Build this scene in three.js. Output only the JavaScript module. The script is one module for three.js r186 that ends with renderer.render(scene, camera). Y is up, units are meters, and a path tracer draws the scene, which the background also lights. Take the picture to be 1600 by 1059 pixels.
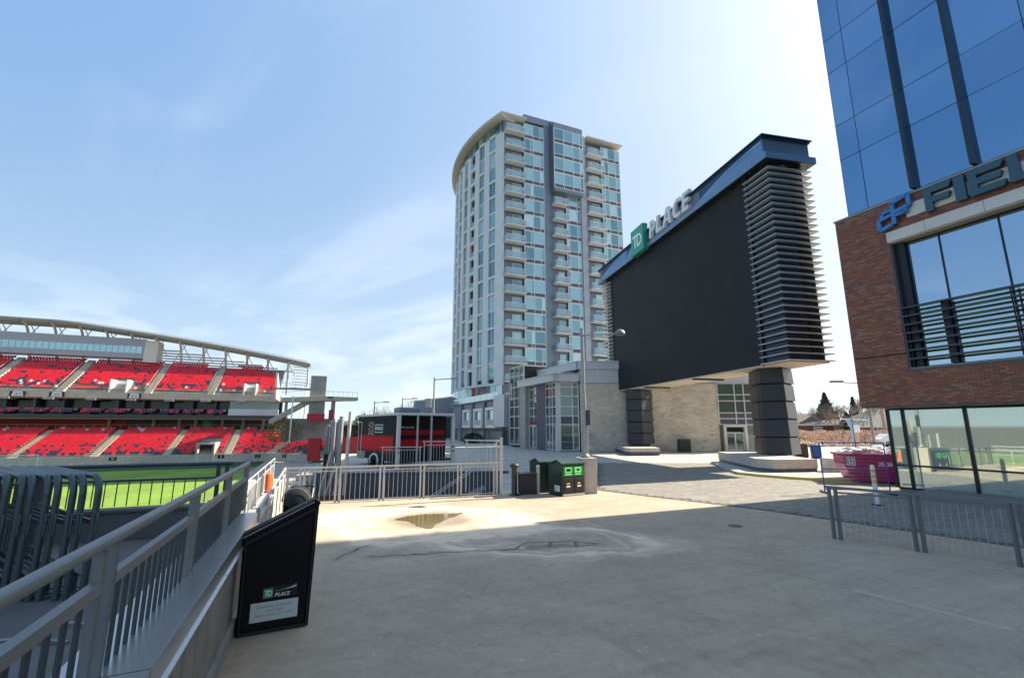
import * as THREE from 'three';
import { mergeGeometries } from 'three/addons/utils/BufferGeometryUtils.js';
import { RoundedBoxGeometry } from 'three/addons/geometries/RoundedBoxGeometry.js';
import { FontLoader } from 'three/addons/loaders/FontLoader.js';
import { TextGeometry } from 'three/addons/geometries/TextGeometry.js';

// ---------- camera, sky, sun, exposure ----------
const scene = new THREE.Scene();
const camera = new THREE.PerspectiveCamera(72.67, 1024 / 677, 0.05, 4000);
camera.position.set(0, 2.35, 0);
camera.rotation.set(THREE.MathUtils.degToRad(10.75), 0, 0);
const SUN_AZ = 68, SUN_EL = 38;
const rad = THREE.MathUtils.degToRad;
const sunDir = new THREE.Vector3(Math.sin(rad(SUN_AZ)) * Math.cos(rad(SUN_EL)), Math.sin(rad(SUN_EL)), -Math.cos(rad(SUN_AZ)) * Math.cos(rad(SUN_EL)));
const renderer = new THREE.WebGLRenderer({ antialias: true });
renderer.toneMapping = THREE.LinearToneMapping;
renderer.toneMappingExposure = 2.6;
renderer.shadowMap.enabled = true;

// seeded noise
let seedState = 12345;
function rnd() { seedState = (seedState * 1664525 + 1013904223) >>> 0; return seedState / 4294967296; }
const rr = (a, b) => a + (b - a) * rnd();
const PERM = new Float32Array(65536); for (let i = 0; i < 65536; i++) PERM[i] = rnd();
function vnoise(x, y, px, py) { // periodic value noise
  let xi = Math.floor(x), yi = Math.floor(y); const fx = x - xi, fy = y - yi;
  const u = fx * fx * (3 - 2 * fx), v = fy * fy * (3 - 2 * fy);
  const x0 = ((xi % px) + px) % px, x1 = (x0 + 1) % px, y0 = ((yi % py) + py) % py, y1 = (y0 + 1) % py;
  const h = (a, b) => PERM[(a * 197 + b * 7919 + ((a * b) % 31) * 113) & 65535];
  const a = h(x0, y0), b = h(x1, y0), c = h(x0, y1), d = h(x1, y1);
  return a + (b - a) * u + (c - a) * v + (a - b - c + d) * u * v;
}
function fbm(x, y, oct, px, py = px) { let s = 0, a = .5, t = 0; for (let i = 0; i < oct; i++) { s += a * vnoise(x, y, px, py); t += a; x *= 2; y *= 2; px *= 2; py *= 2; a *= .5; } return s / t; }
const sstep = (a, b, x) => { const t = Math.min(1, Math.max(0, (x - a) / (b - a))); return t * t * (3 - 2 * t); };

// sky: clear spring blue with a bright aureole round the sun and thin cirrus
{
  const W = 2048, Hh = 1024, d = new Float32Array(W * Hh * 4), v = new THREE.Vector3();
  for (let j = 0; j < Hh; j++) for (let i = 0; i < W; i++) {
    const el = ((j + .5) / Hh - .5) * Math.PI, az = ((i + .5) / W - .5) * 2 * Math.PI;
    v.set(Math.cos(el) * Math.cos(az), Math.sin(el), Math.cos(el) * Math.sin(az));
    const cs = v.dot(sunDir), ang = Math.acos(Math.min(1, Math.max(-1, cs)));
    const e = Math.max(0, v.y);
    const hz = Math.exp(-e * 3.6);
    const glow = Math.exp(-ang * 1.6) + 3 * Math.exp(-ang * 8);
    let r = .026 + .28 * hz + .56 * glow, g = .114 + .26 * hz + .50 * glow, b = .272 + .14 * hz + .36 * glow;
    // cirrus on a plane above
    if (v.y > .015) {
      const px = v.x / (v.y + .12), pz = v.z / (v.y + .12);
      const wx = px * .8 + pz * .45, wz = -px * .45 + pz * .8;
      const w = fbm(wx * .9 + 20, wz * .9 + 20, 4, 64);
      let c = fbm(wx * 1.1 + w * 1.6 + 30, wz * 3.2 + w * 1.2 + 30, 6, 64);
      let m = fbm(wx * .55 + 9, wz * .55 + 12, 3, 64);
      let k = sstep(.46, .78, c) * sstep(.42, .72, m) * .22;
      const low = fbm(az * 9 + 70, el * 26 + 40, 5, 64);
      k = Math.max(k, sstep(.5, .68, low) * sstep(.30, .12, el) * sstep(.0, .04, el) * .2);
      r += Math.max(0, .50 - r * .8) * k; g += Math.max(0, .50 - g * .8) * k; b += Math.max(0, .52 - b * .85) * k;
    }
    if (v.y < 0) { const t = sstep(0, -.08, v.y); r += (.17 - r) * t; g += (.16 - g) * t; b += (.15 - b) * t; }
    const o = (j * W + i) * 4; d[o] = r; d[o + 1] = g; d[o + 2] = b; d[o + 3] = 1;
  }
  const t = new THREE.DataTexture(d, W, Hh, THREE.RGBAFormat, THREE.FloatType);
  t.mapping = THREE.EquirectangularReflectionMapping; t.magFilter = THREE.LinearFilter; t.minFilter = THREE.LinearFilter; t.needsUpdate = true;
  scene.background = t; scene.environment = t;
}
const sun = new THREE.DirectionalLight(new THREE.Color(1, .90, .75), 4.4);
sun.position.copy(sunDir).multiplyScalar(150); sun.castShadow = true;
sun.shadow.mapSize.set(4096, 4096); Object.assign(sun.shadow.camera, { left: -110, right: 110, top: 110, bottom: -110, near: 1, far: 400 });
scene.add(sun); scene.add(sun.target);

// ---------- helpers ----------
const V = (x, y, z) => new THREE.Vector3(x, y, z);
const M4 = new THREE.Matrix4(), QT = new THREE.Quaternion(), EU = new THREE.Euler();
function B(w, h, d, x, y, z, ry = 0, rx = 0, rz = 0) { const g = new THREE.BoxGeometry(w, h, d); EU.set(rx, ry, rz, 'YXZ'); g.applyMatrix4(M4.compose(V(x, y, z), QT.setFromEuler(EU), V(1, 1, 1))); return g; }
const BB = (x0, x1, y0, y1, z0, z1) => B(x1 - x0, y1 - y0, z1 - z0, (x0 + x1) / 2, (y0 + y1) / 2, (z0 + z1) / 2);
function RB(x0, x1, y0, y1, z0, z1, r = .02, s = 2) { const g = new RoundedBoxGeometry(x1 - x0, y1 - y0, z1 - z0, s, r); g.translate((x0 + x1) / 2, (y0 + y1) / 2, (z0 + z1) / 2); return g; }
function rod(p, q, r, seg = 8, r2 = r) { const a = V(...p), b = V(...q), l = a.distanceTo(b), g = new THREE.CylinderGeometry(r2, r, l, seg, 1); const m = a.clone().add(b).multiplyScalar(.5); QT.setFromUnitVectors(V(0, 1, 0), b.clone().sub(a).normalize()); g.applyMatrix4(M4.compose(m, QT, V(1, 1, 1))); return g; }
function bar(p, q, w, h) { // box beam: w sideways, h up
  const a = V(...p), b = V(...q), l = a.distanceTo(b), g = new THREE.BoxGeometry(w, h, l); const m = a.clone().add(b).multiplyScalar(.5);
  const o = new THREE.Object3D(); o.position.copy(m); const up = Math.abs(b.y - a.y) / l > .95 ? V(1, 0, 0) : V(0, 1, 0); o.up.copy(up); o.lookAt(b); o.updateMatrix(); g.applyMatrix4(o.matrix); return g;
}
function pathTube(pts, r, seg = 8, n = 40) { return new THREE.TubeGeometry(new THREE.CatmullRomCurve3(pts.map(p => V(...p)), false, 'catmullrom', .2), n, r, seg, false); }
function lathe(pts, seg = 16) { return new THREE.LatheGeometry(pts.map(p => new THREE.Vector2(p[0], p[1])), seg); }
function poly(pts, y0, y1) { // prism from a plan polygon given as [x,z]
  const s = new THREE.Shape(pts.map(p => new THREE.Vector2(p[0], -p[1]))); const g = new THREE.ExtrudeGeometry(s, { depth: y1 - y0, bevelEnabled: false }); g.rotateX(-Math.PI / 2); g.translate(0, y0, 0); return g;
}
function sheet(pts, y) { const s = new THREE.Shape(pts.map(p => new THREE.Vector2(p[0], -p[1]))); const g = new THREE.ShapeGeometry(s); g.rotateX(-Math.PI / 2); g.translate(0, y, 0); return g; }
function ext(pts, depth, bevel = 0) { const s = new THREE.Shape(pts.map(p => new THREE.Vector2(p[0], p[1]))); return new THREE.ExtrudeGeometry(s, { depth, bevelEnabled: bevel > 0, bevelSize: bevel, bevelThickness: bevel, bevelSegments: 1 }); }
function metricUV(g) { // uv in metres from the dominant axis of every face
  const p = g.attributes.position, n = g.attributes.normal, uv = new Float32Array(p.count * 2);
  for (let i = 0; i < p.count; i += 3) {
    const ax = Math.abs(n.getX(i)), ay = Math.abs(n.getY(i)), az = Math.abs(n.getZ(i));
    for (let k = i; k < i + 3 && k < p.count; k++) { const x = p.getX(k), y = p.getY(k), z = p.getZ(k); let a, b; if (ay > ax && ay > az) { a = x; b = z; } else if (ax > az) { a = z; b = y; } else { a = x; b = y; } uv[2 * k] = a; uv[2 * k + 1] = b; }
  }
  g.setAttribute('uv', new THREE.BufferAttribute(uv, 2)); return g;
}
function flat(g, keepUV) { let h = g.index ? g.toNonIndexed() : g; for (const k of Object.keys(h.attributes)) if (!['position', 'normal', 'uv'].includes(k)) h.deleteAttribute(k); if (!keepUV) metricUV(h); return h; }
const G = (geoms) => { const a = (Array.isArray(geoms) ? geoms : [geoms]).map(g => flat(g)); return a.length === 1 ? a[0] : mergeGeometries(a, false); };
const used = {};
function numbered(n) { used[n] = (used[n] ?? -1) + 1; return used[n] ? n + '_' + String(used[n]).padStart(3, '0') : n; }
function meshOf(name, geoms, mat) { const m = new THREE.Mesh(geoms.isBufferGeometry && geoms.userData.ready ? geoms : G(geoms), mat); m.name = name; m.castShadow = m.receiveShadow = true; return m; }
const ready = (geoms) => { const g = G(geoms); g.userData.ready = true; return g; };
function part(name, geoms, mat, parent, label) { const m = meshOf(name, geoms, mat); if (label) m.userData.label = label; parent.add(m); return m; }
function raw(name, g, mat, parent) { const m = new THREE.Mesh(g, mat); m.name = name; m.castShadow = m.receiveShadow = true; parent.add(m); return m; } // keeps uv
function thing(name, label, category, pos = [0, 0, 0], turn = 0, group) { const o = new THREE.Group(); o.name = numbered(name); o.position.set(...pos); o.rotation.y = turn; o.userData = { label, category }; if (group) o.userData.group = group; scene.add(o); return o; }
function solo(name, geoms, mat, label, category, pos = [0, 0, 0], turn = 0, group) { const m = meshOf(numbered(name), geoms, mat); m.position.set(...pos); m.rotation.y = turn; m.userData = { label, category }; if (group) m.userData.group = group; scene.add(m); return m; }
function struct(name, geoms, mat) { const m = meshOf(numbered(name), geoms, mat); m.userData.kind = 'structure'; scene.add(m); return m; }
function dup(o, pos, turn, label) { const c = o.clone(); c.name = numbered(o.name.replace(/_\d{3}$/, '')); c.userData = { ...o.userData }; if (label) c.userData.label = label; c.position.set(...pos); c.rotation.y = turn; scene.add(c); return c; }
const SP = new THREE.Matrix4();
function inst(name, geo, mat, mats, colors, parent) { const m = new THREE.InstancedMesh(G(geo), mat, mats.length); m.name = name; mats.forEach((x, i) => m.setMatrixAt(i, x)); if (colors) colors.forEach((c, i) => m.setColorAt(i, c)); m.castShadow = m.receiveShadow = true; m.userData.kind = 'stuff'; parent.add(m); return m; }

// ---------- textures and materials ----------
function noiseMap(size, fn, srgb = true) { const d = new Uint8Array(size * size * 4); for (let j = 0; j < size; j++) for (let i = 0; i < size; i++) { const c = fn(i / size, j / size), o = (j * size + i) * 4; for (let k = 0; k < 3; k++) { const l = Math.min(1, Math.max(0, Array.isArray(c) ? c[k] : c)); d[o + k] = 255 * (srgb ? Math.pow(l, 1 / 2.2) : l); } d[o + 3] = 255; } const t = new THREE.DataTexture(d, size, size); t.wrapS = t.wrapT = THREE.RepeatWrapping; t.magFilter = THREE.LinearFilter; t.minFilter = THREE.LinearMipmapLinearFilter; t.generateMipmaps = true; if (srgb) t.colorSpace = THREE.SRGBColorSpace; t.needsUpdate = true; return t; }
const rep = (t, m) => { const c = t.clone(); c.repeat.set(1 / m, 1 / m); c.needsUpdate = true; return c; };
const tConc = noiseMap(1024, (x, y) => { const a = fbm(x * 6, y * 6, 5, 6), b = fbm(x * 64, y * 64, 3, 64), c = fbm(x * 14 + 3, y * 3, 4, 14, 3); return .72 + .3 * (a - .5) + .16 * (b - .5) + .22 * (c - .5); });
const tStreak = noiseMap(512, (x, y) => { const a = fbm(x * 40, y * 2, 3, 40, 2), b = fbm(x * 4, y * 4, 4, 4), c = fbm(x * 90, y * 90, 2, 90); return .7 + .35 * (a - .5) + .5 * (b - .5) + .12 * (c - .5); });
const tGalv = noiseMap(512, (x, y) => { const a = fbm(x * 30, y * 30, 3, 30), b = fbm(x * 5, y * 5, 4, 5); return .76 + .26 * (a - .5) + .2 * (b - .5); });
const tPanel = noiseMap(256, (x, y) => .88 + .10 * (fbm(x * 4, y * 4, 4, 4) - .5) + .05 * (fbm(x * 60, y * 8, 2, 60, 8) - .5));
const tRough = noiseMap(512, (x, y) => .55 + .5 * (fbm(x * 8, y * 8, 5, 8) - .5) + .2 * (fbm(x * 70, y * 70, 2, 70) - .5), false);
const tFine = noiseMap(512, (x, y) => fbm(x * 100, y * 100, 3, 100), false);
const tTurf = noiseMap(512, (x, y) => { const s = (Math.floor(x * 4) % 2) ? 1 : .86; const a = fbm(x * 60, y * 60, 3, 60), b = fbm(x * 6, y * 6, 3, 6); return [s * (.17 + .05 * (a - .5) + .04 * (b - .5)), s * (.285 + .12 * (a - .5) + .10 * (b - .5)), s * (.025)]; });
const col = (r, g, b) => new THREE.Color().setRGB(r, g, b);
function std(c, rough, metal = 0, o = {}) { return new THREE.MeshStandardMaterial({ color: Array.isArray(c) ? col(...c) : c, roughness: rough, metalness: metal, ...o }); }
const conc = (c, m = 4, rough = .92) => std(c, rough, 0, { map: rep(tConc, m), bumpMap: rep(tFine, 1.2), bumpScale: .002 });
const M = {
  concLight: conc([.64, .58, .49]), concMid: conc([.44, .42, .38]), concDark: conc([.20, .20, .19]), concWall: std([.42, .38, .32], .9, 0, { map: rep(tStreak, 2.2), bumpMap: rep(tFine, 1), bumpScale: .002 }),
  galv: std([.21, .22, .22], .48, .4),
  galvPaint: std([.40, .42, .42], .55, .35, { map: rep(tGalv, .6) }),
  railDark: std([.075, .10, .115], .45, .5, { map: rep(tGalv, .5) }),
  coping: std([.50, .50, .49], .3, .8),
  black: new THREE.MeshPhysicalMaterial({ color: col(.007, .007, .008), roughness: .5, specularIntensity: .35 }), blackMatte: std([.018, .019, .02], .8), rubber: std([.02, .02, .02], .9),
  steelDark: std([.035, .045, .055], .42, .4, { roughnessMap: rep(tRough, 2) }),
  panelDark: std([.045, .05, .056], .42, .3, { map: rep(tGalv, 3) }),
  navy: std([.03, .055, .10], .35, .45), white: std([.75, .75, .74], .6), offwhite: std([.72, .71, .68], .7, 0, { map: rep(tPanel, 3) }),
  tan: std([.52, .44, .33], .7), red: std([.55, .018, .03], .5), redDark: std([.34, .01, .018], .55), yellow: std([.72, .48, .04], .6), orange: std([.85, .13, .03], .5),
  louver: std([.50, .49, .46], .6, .1), slate: std([.10, .11, .14], .5, .2, { map: rep(tPanel, 2) }), slateBlue: std([.19, .235, .30], .45, .3, { map: rep(tPanel, 3) }),
  metalPanel: std([.62, .64, .68], .5, .25, { map: rep(tPanel, 3) }), violetGrey: std([.42, .43, .50], .5, .15, { map: rep(tPanel, 3) }),
  wood: std([.42, .27, .13], .7, 0, { map: rep(tStreak, .8) }), bark: std([.14, .105, .08], .95), green: std([.012, .06, .03], .4), greenSign: std([.02, .22, .06], .4),
  mullion: std([.62, .64, .64], .45, .3), mullionDark: std([.02, .024, .03], .4, .5), magenta: std([.50, .016, .15], .42, .05, { map: rep(tGalv, 1.4) }), blueFence: std([.04, .06, .32], .45, .2),
};
function glass(c, metal, rough = .03) { return new THREE.MeshPhysicalMaterial({ color: col(...c), metalness: metal, roughness: rough, ior: 1.6 }); }
const GL = {
  tower: [glass([.22, .38, .40], .7, .05), glass([.31, .49, .50], .62, .07), glass([.15, .27, .31], .75, .04), glass([.46, .60, .60], .5, .12)],
  office: [glass([.19, .335, .50], .96, .015), glass([.205, .355, .525], .96, .018), glass([.18, .32, .485], .96, .012)],
  window: glass([.36, .50, .63], .96, .012),
  shop: new THREE.MeshPhysicalMaterial({ color: col(.84, .93, .85), metalness: .64, roughness: .015, transmission: 1, thickness: 0, ior: 1.5 }),
  pavilion: [glass([.10, .15, .14], .38, .02), glass([.15, .20, .18], .35, .03), glass([.07, .11, .11], .45, .02)],
  balcony: new THREE.MeshPhysicalMaterial({ color: col(.62, .76, .80), metalness: .12, roughness: .08, transmission: .8, thickness: 0 }),
};
const pick = (a, i) => a[i % a.length];
// a printed plate: canvas painted by fn(ctx, w, h)
function print(w, h, px, fn, o = {}) { const c = document.createElement('canvas'); c.width = Math.round(w * px); c.height = Math.round(h * px); const x = c.getContext('2d'); fn(x, c.width, c.height); const t = new THREE.CanvasTexture(c); t.colorSpace = THREE.SRGBColorSpace; return std([1, 1, 1], o.rough ?? .5, o.metal ?? 0, { map: t }); }
function plate(name, w, h, mat, parent, pos, ry = 0, t = .01, back = M.black) { // thin printed panel facing local +z
  const m = raw(name, flat(new THREE.PlaneGeometry(w, h), true), mat, parent); m.position.set(...pos); m.rotation.y = ry; return m;
}
const TH = rad(22.7), DX = -.386, DZ = -.922, NX = .922, NZ = -.386; // the common axis of the buildings and the parapet
// ---------- ground ----------
struct('ground', new THREE.CircleGeometry(2500, 64).rotateX(-Math.PI / 2).translate(0, -4.4, -300), std([.16, .15, .11], .95, 0, { map: rep(tConc, 30) }));
// plaza deck: a thick slab with a pit behind the back fence
const padPts = [[-2.95, -4.5], [-7.05, -14.35], [-6.4, -15.25], [-.35, -16.95], [3.12, -18.0], [7.13, -13.85], [14.5, -3.2], [22, 8], [8, 12], [-6, 8], [3.2, 6.5]];
struct('plaza', poly([[4.6, 10], [-3.0, -4.5], [-7.05, -14.35], [-6.4, -15.3], [-.35, -16.98], [-.55, -24.6], [-10.6, -23.4], [-16, -46], [-20, -66], [-24, -92], [-30, -112], [-80, -260], [340, -260], [340, 60], [4.6, 60]], -4.3, -.008), conc([.62, .57, .49], 5));
{ // foreground concrete pad: stains, salt rings, cracks that belong to the slab
  const S = 2048, X0 = -8.2, Z0 = -18.4, L = 26;
  const d = new Uint8Array(S * S * 4), rg = new Uint8Array(S * S * 4);
  const line = (x, z, a, b) => { const dx = b[0] - a[0], dz = b[1] - a[1], t = Math.max(0, Math.min(1, ((x - a[0]) * dx + (z - a[1]) * dz) / (dx * dx + dz * dz))); return Math.hypot(x - a[0] - dx * t, z - a[1] - dz * t); };
  const cracks = [[[-2.6, -9.0], [-1.2, -9.35]], [[-1.2, -9.35], [.1, -9.6]], [[.1, -9.55], [.9, -9.75]], [[.9, -9.75], [1.7, -9.9]], [[.3, -9.75], [1.1, -9.95]], [[.0, -9.55], [.35, -10.05]], [[.35, -10.05], [1.2, -10.2]], [[1.2, -10.2], [1.75, -9.95]], [[.75, -9.72], [.8, -10.1]], [[1.25, -9.82], [1.3, -10.18]], [[-3.2, -8.9], [-2.9, -9.9]]];
  const joints = [[[1.2, -13.2], [2.07, -11.7]], [[2.07, -11.7], [5.95, -5.89]], [[5.95, -5.89], [9.5, -.6]], [[1.2, -13.2], [-1.6, -17.2]], [[-2.9, -12.1], [.6, -13.9]]];
  for (let j = 0; j < S; j++) for (let i = 0; i < S; i++) {
    const x = X0 + (i + .5) / S * L, z = Z0 + (j + .5) / S * L, u = i / S, w = j / S;
    const big = fbm(u * 7 + 3, w * 7 + 9, 5, 64), mid = fbm(u * 40, w * 40, 4, 64), fine = fbm(u * 500, w * 500, 2, 1024), trowel = fbm(x * .9 + z * .5 + 40, (-x * .5 + z * .9) * 7 + 40, 4, 256);
    let v = .375 + .18 * (big - .5) + .10 * (mid - .5) + .07 * (fine - .5) + .05 * (trowel - .5), ro = .82 + .12 * (mid - .5);
    const wx = (fbm(x * .8 + 50, z * .8 + 50, 4, 256) - .5) * 2.2, wz = (fbm(x * .8 + 90, z * .8 + 20, 4, 256) - .5) * 2.2;
    // damp-edge salt deposits round the puddle and the drain crack
    const e1 = Math.hypot((x + 1.9 + wx) / 2.9, (z + 12.1 + wz) / 2.2), e2 = Math.hypot((x - .7 + wx * .7) / 2.3, (z + 10.2 + wz * .7) / 1.25);
    const ring = (e, a, s) => Math.exp(-((e - a) * (e - a)) / (s * s));
    const patch = sstep(.42, .62, fbm(x * 1.6 + 31, z * 1.6 + 77, 5, 256));
    let salt = ring(e1, .92, .16) * .9 + ring(e1, .62, .10) * .5 + sstep(1.05, .5, e1) * patch * .55 + ring(e2, .95, .09) * .9 + ring(e2, .72, .06) * .45 + ring(e2, 1.12, .05) * .3 + sstep(1, .3, e2) * .12;
    salt *= .45 + .9 * fbm(x * 3.5 + 11, z * 3.5 + 5, 4, 256);
    v += (.70 - v) * Math.min(.95, salt * 1.1);
    v -= .05 * sstep(.9, .2, e2) * (1 - patch);
    let t = [v * 1.22, v * .955, v * .675];
    const jx = x + (fbm(x * 3 + 8, z * 3 + 8, 4, 256) - .5) * .22, jz = z + (fbm(x * 3 + 88, z * 3 + 48, 4, 256) - .5) * .22;
    let cd = 9; for (const [a, b] of cracks) cd = Math.min(cd, line(jx, jz, a, b));
    let jd = 9; for (const [a, b] of joints) jd = Math.min(jd, line(x + (jx - x) * .15, z + (jz - z) * .15, a, b));
    const k = sstep(.04, .012, cd) * (.55 + .6 * fbm(x * 4 + 2, z * 4 + 2, 3, 256)); const dampK = sstep(.28, .02, cd) * .16;
    let sh = (1 - .85 * k) * (1 - dampK);
    const jl = sstep(.05, .018, jd), jk = sstep(.02, .008, jd) * sstep(.38, .5, fbm(x * 2 + 5, z * 2 + 60, 3, 256));
    // tyre scuffs and old oil spots
    const arc = Math.abs(Math.hypot(x - 5.2, z + 6.4) - 3.4 - wx * .1); sh *= 1 - .07 * sstep(.09, .0, arc) * sstep(.3, .6, mid);
    const gum = sstep(.80, .86, vnoise(x * 7 + 11, z * 7 + 3, 1024, 1024)) * sstep(.5, .7, vnoise(x * 23 + 5, z * 23 + 9, 1024, 1024)); sh *= 1 - .14 * gum;
    const lightSpeck = sstep(.88, .94, vnoise(x * 11 + 71, z * 11 + 33, 1024, 1024)) * sstep(.55, .75, vnoise(x * 31 + 15, z * 31 + 19, 1024, 1024)); sh *= 1 + .3 * lightSpeck;
    for (const [cx, cz, R2] of [[9, -9, 7.2], [9.3, -9.2, 8.9], [-4, -2, 6.3], [14, -4, 10.5]]) sh *= 1 - .07 * sstep(.10, .02, Math.abs(Math.hypot(x - cx, z - cz) - R2 - wz * .12)) * sstep(.35, .6, big);
    const scr = sstep(.60, .72, fbm((x * .9 - z * .4) * .5 + 60, (x * .4 + z * .9) * 9 + 60, 3, 512)); sh *= 1 + .05 * scr - .06 * sstep(.55, .7, fbm((x * .9 - z * .4) * .35 + 160, (x * .4 + z * .9) * 6 + 160, 3, 512));
    const pd = Math.hypot((x + 2.1 + wx * .25) / 1.25, (z + 12.6 + wz * .25) / 1.15); sh *= 1 - .38 * sstep(1.05, .75, pd) - .10 * sstep(1.6, 1.0, pd) * patch;
    const spot = sstep(.70, .80, fbm(x * 5 + 200, z * 5 + 140, 2, 256)); sh *= 1 - .06 * spot;
    for (let c = 0; c < 3; c++) { t[c] = t[c] * sh; t[c] += ([.66, .53, .39][c] - t[c]) * jl * .6; t[c] *= 1 - .75 * jk; }
    const o = (j * S + i) * 4; for (let c = 0; c < 3; c++) d[o + c] = 255 * Math.pow(Math.min(1, Math.max(0, t[c])), 1 / 2.2); d[o + 3] = 255;
    const q = 255 * Math.min(1, Math.max(0, ro)); rg[o] = rg[o + 1] = rg[o + 2] = q; rg[o + 3] = 255;
  }
  const mk = (a, s) => { const t = new THREE.DataTexture(a, S, S); t.magFilter = THREE.LinearFilter; t.minFilter = THREE.LinearMipmapLinearFilter; t.generateMipmaps = true; if (s) t.colorSpace = THREE.SRGBColorSpace; t.needsUpdate = true; return t; };
  const g = flat(sheet(padPts, .004), true), p = g.attributes.position, uv = g.attributes.uv;
  for (let i = 0; i < p.count; i++) uv.setXY(i, (p.getX(i) - X0) / L, (p.getZ(i) - Z0) / L);
  const bt = rep(tFine, 1); bt.repeat.set(L / .9, L / .9);
  const m = new THREE.Mesh(g, std([1, 1, 1], 1, 0, { map: mk(d, true), roughnessMap: mk(rg, false), bumpMap: bt, bumpScale: .0025 }));
  m.name = 'concrete_pad'; m.userData.kind = 'structure'; m.receiveShadow = true; scene.add(m);
}
const PUDDLE = [[-3.02, -12.47], [-2.73, -12.94], [-2.3, -13.21], [-1.75, -13.26], [-1.34, -13.4], [-1.63, -12.64], [-1.8, -11.99], [-1.96, -11.35], [-2.27, -11.7], [-2.55, -12.15]];
{ // standing water
  const cv = new THREE.CatmullRomCurve3(PUDDLE.map(p => V(p[0], 0, p[1])), true, 'catmullrom', .45), pts = cv.getPoints(90).slice(0, -1).map(p => [p.x + (vnoise(p.x * 9 + 40, p.z * 9 + 90, 256, 256) - .5) * .12, p.z + (vnoise(p.x * 9 + 80, p.z * 9 + 190, 256, 256) - .5) * .08]);
  const m = struct('puddle', sheet(pts, .0075), new THREE.MeshPhysicalMaterial({ color: col(.17, .125, .055), roughness: .02, ior: 1.33, bumpMap: rep(tFine, 3), bumpScale: .0006 }));
}
// pavers: joint bed, then stones with real edges
const inPoly = (pts, x, z) => { let c = false; for (let i = 0, j = pts.length - 1; i < pts.length; j = i++) { const [xi, zi] = pts[i], [xj, zj] = pts[j]; if ((zi > z) !== (zj > z) && x < (xj - xi) * (z - zi) / (zj - zi) + xi) c = !c; } return c; };
const pavPts = [[3.16, -18.05], [7.17, -13.88], [14.54, -3.2], [24, -3.2], [30, -14], [30, -31], [5.6, -31]];
{
  const bed = struct('paving', sheet(pavPts, .006), conc([.20, .19, .175], 3));
  const m = std([1, 1, 1], .9, 0, { map: rep(tConc, 1.5), bumpMap: rep(tFine, .6), bumpScale: .002 });
  const w = .40, d = .20, th = .396, list = [], c = Math.cos(th), s = Math.sin(th);
  const shape = new THREE.Shape([[-w / 2 + .008, -d / 2 + .008], [w / 2 - .008, -d / 2 + .008], [w / 2 - .008, d / 2 - .008], [-w / 2 + .008, d / 2 - .008]].map(p => new THREE.Vector2(...p)));
  const gp = new THREE.ExtrudeGeometry(shape, { depth: .008, bevelEnabled: true, bevelSize: .005, bevelThickness: .005, bevelSegments: 1 }).rotateX(-Math.PI / 2).translate(0, .006, 0);
  const cols = [[.37, .335, .275], [.33, .30, .25], [.40, .36, .295], [.35, .315, .255], [.31, .29, .255]];
  for (let j = -150; j < 150; j++) for (let i = -70; i < 90; i++) {
    const lx = i * w + (j & 1 ? w / 2 : 0), lz = j * d, x = 12 + lx * c + lz * s, z = -14 - lx * s + lz * c;
    if (!inPoly(pavPts, x, z) || z < -31 || !inPoly(pavPts, x - .25, z) || !inPoly(pavPts, x + .2, z + .2)) continue;
    const f = -z, u = x / f; if (u > 1.25 || f < 3) continue;
    list.push({ x, z, dist: Math.hypot(x, z) });
  }
  list.sort((a, b) => a.dist - b.dist);
  const near = list.slice(0, 300), far = list.slice(300);
  const mats5 = cols.map(k => std(k, .9, 0, { map: m.map, bumpMap: m.bumpMap, bumpScale: .002 })), rg = ready(gp);
  for (const p of near) { const b = part('paver', rg, mats5[Math.floor(rnd() * 5)], bed); b.position.set(p.x, rr(0, .0025), p.z); b.rotation.y = th; }
  const o = new THREE.Object3D(), ms = [], cs = [];
  for (const p of far) { o.position.set(p.x, rr(0, .0025), p.z); o.rotation.y = th; o.updateMatrix(); ms.push(o.matrix.clone()); const k = cols[Math.floor(rnd() * 5)], e = rr(.93, 1.07); cs.push(col(k[0] * e, k[1] * e, k[2] * e)); }
  inst('paver', gp, m, ms, cs, bed);
}
// kerbed island under the right screen column
{
  const pts = [[11.2, -23.7], [11.7, -22.6], [12.6, -21.5], [13.6, -20.7], [16.4, -20.0], [20, -20.4], [20, -31], [13, -31], [11.6, -26]];
  const isl = struct('kerb_island', poly(pts, .0, .13), conc([.60, .57, .50], 3));
  const band = []; for (let i = 0; i < 4; i++) { const a = pts[i], b = pts[i + 1]; band.push(bar([a[0], .075, a[1]], [b[0], .075, b[1]], .018, .105)); }
  part('yellow_kerb_paint', band, M.yellow, isl);
}
struct('drain_cover', lathe([[0, .012], [.15, .012], [.165, .006], [.165, 0]], 20).translate(5.37, .004, -11.7), std([.22, .12, .06], .85, .2));

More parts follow.
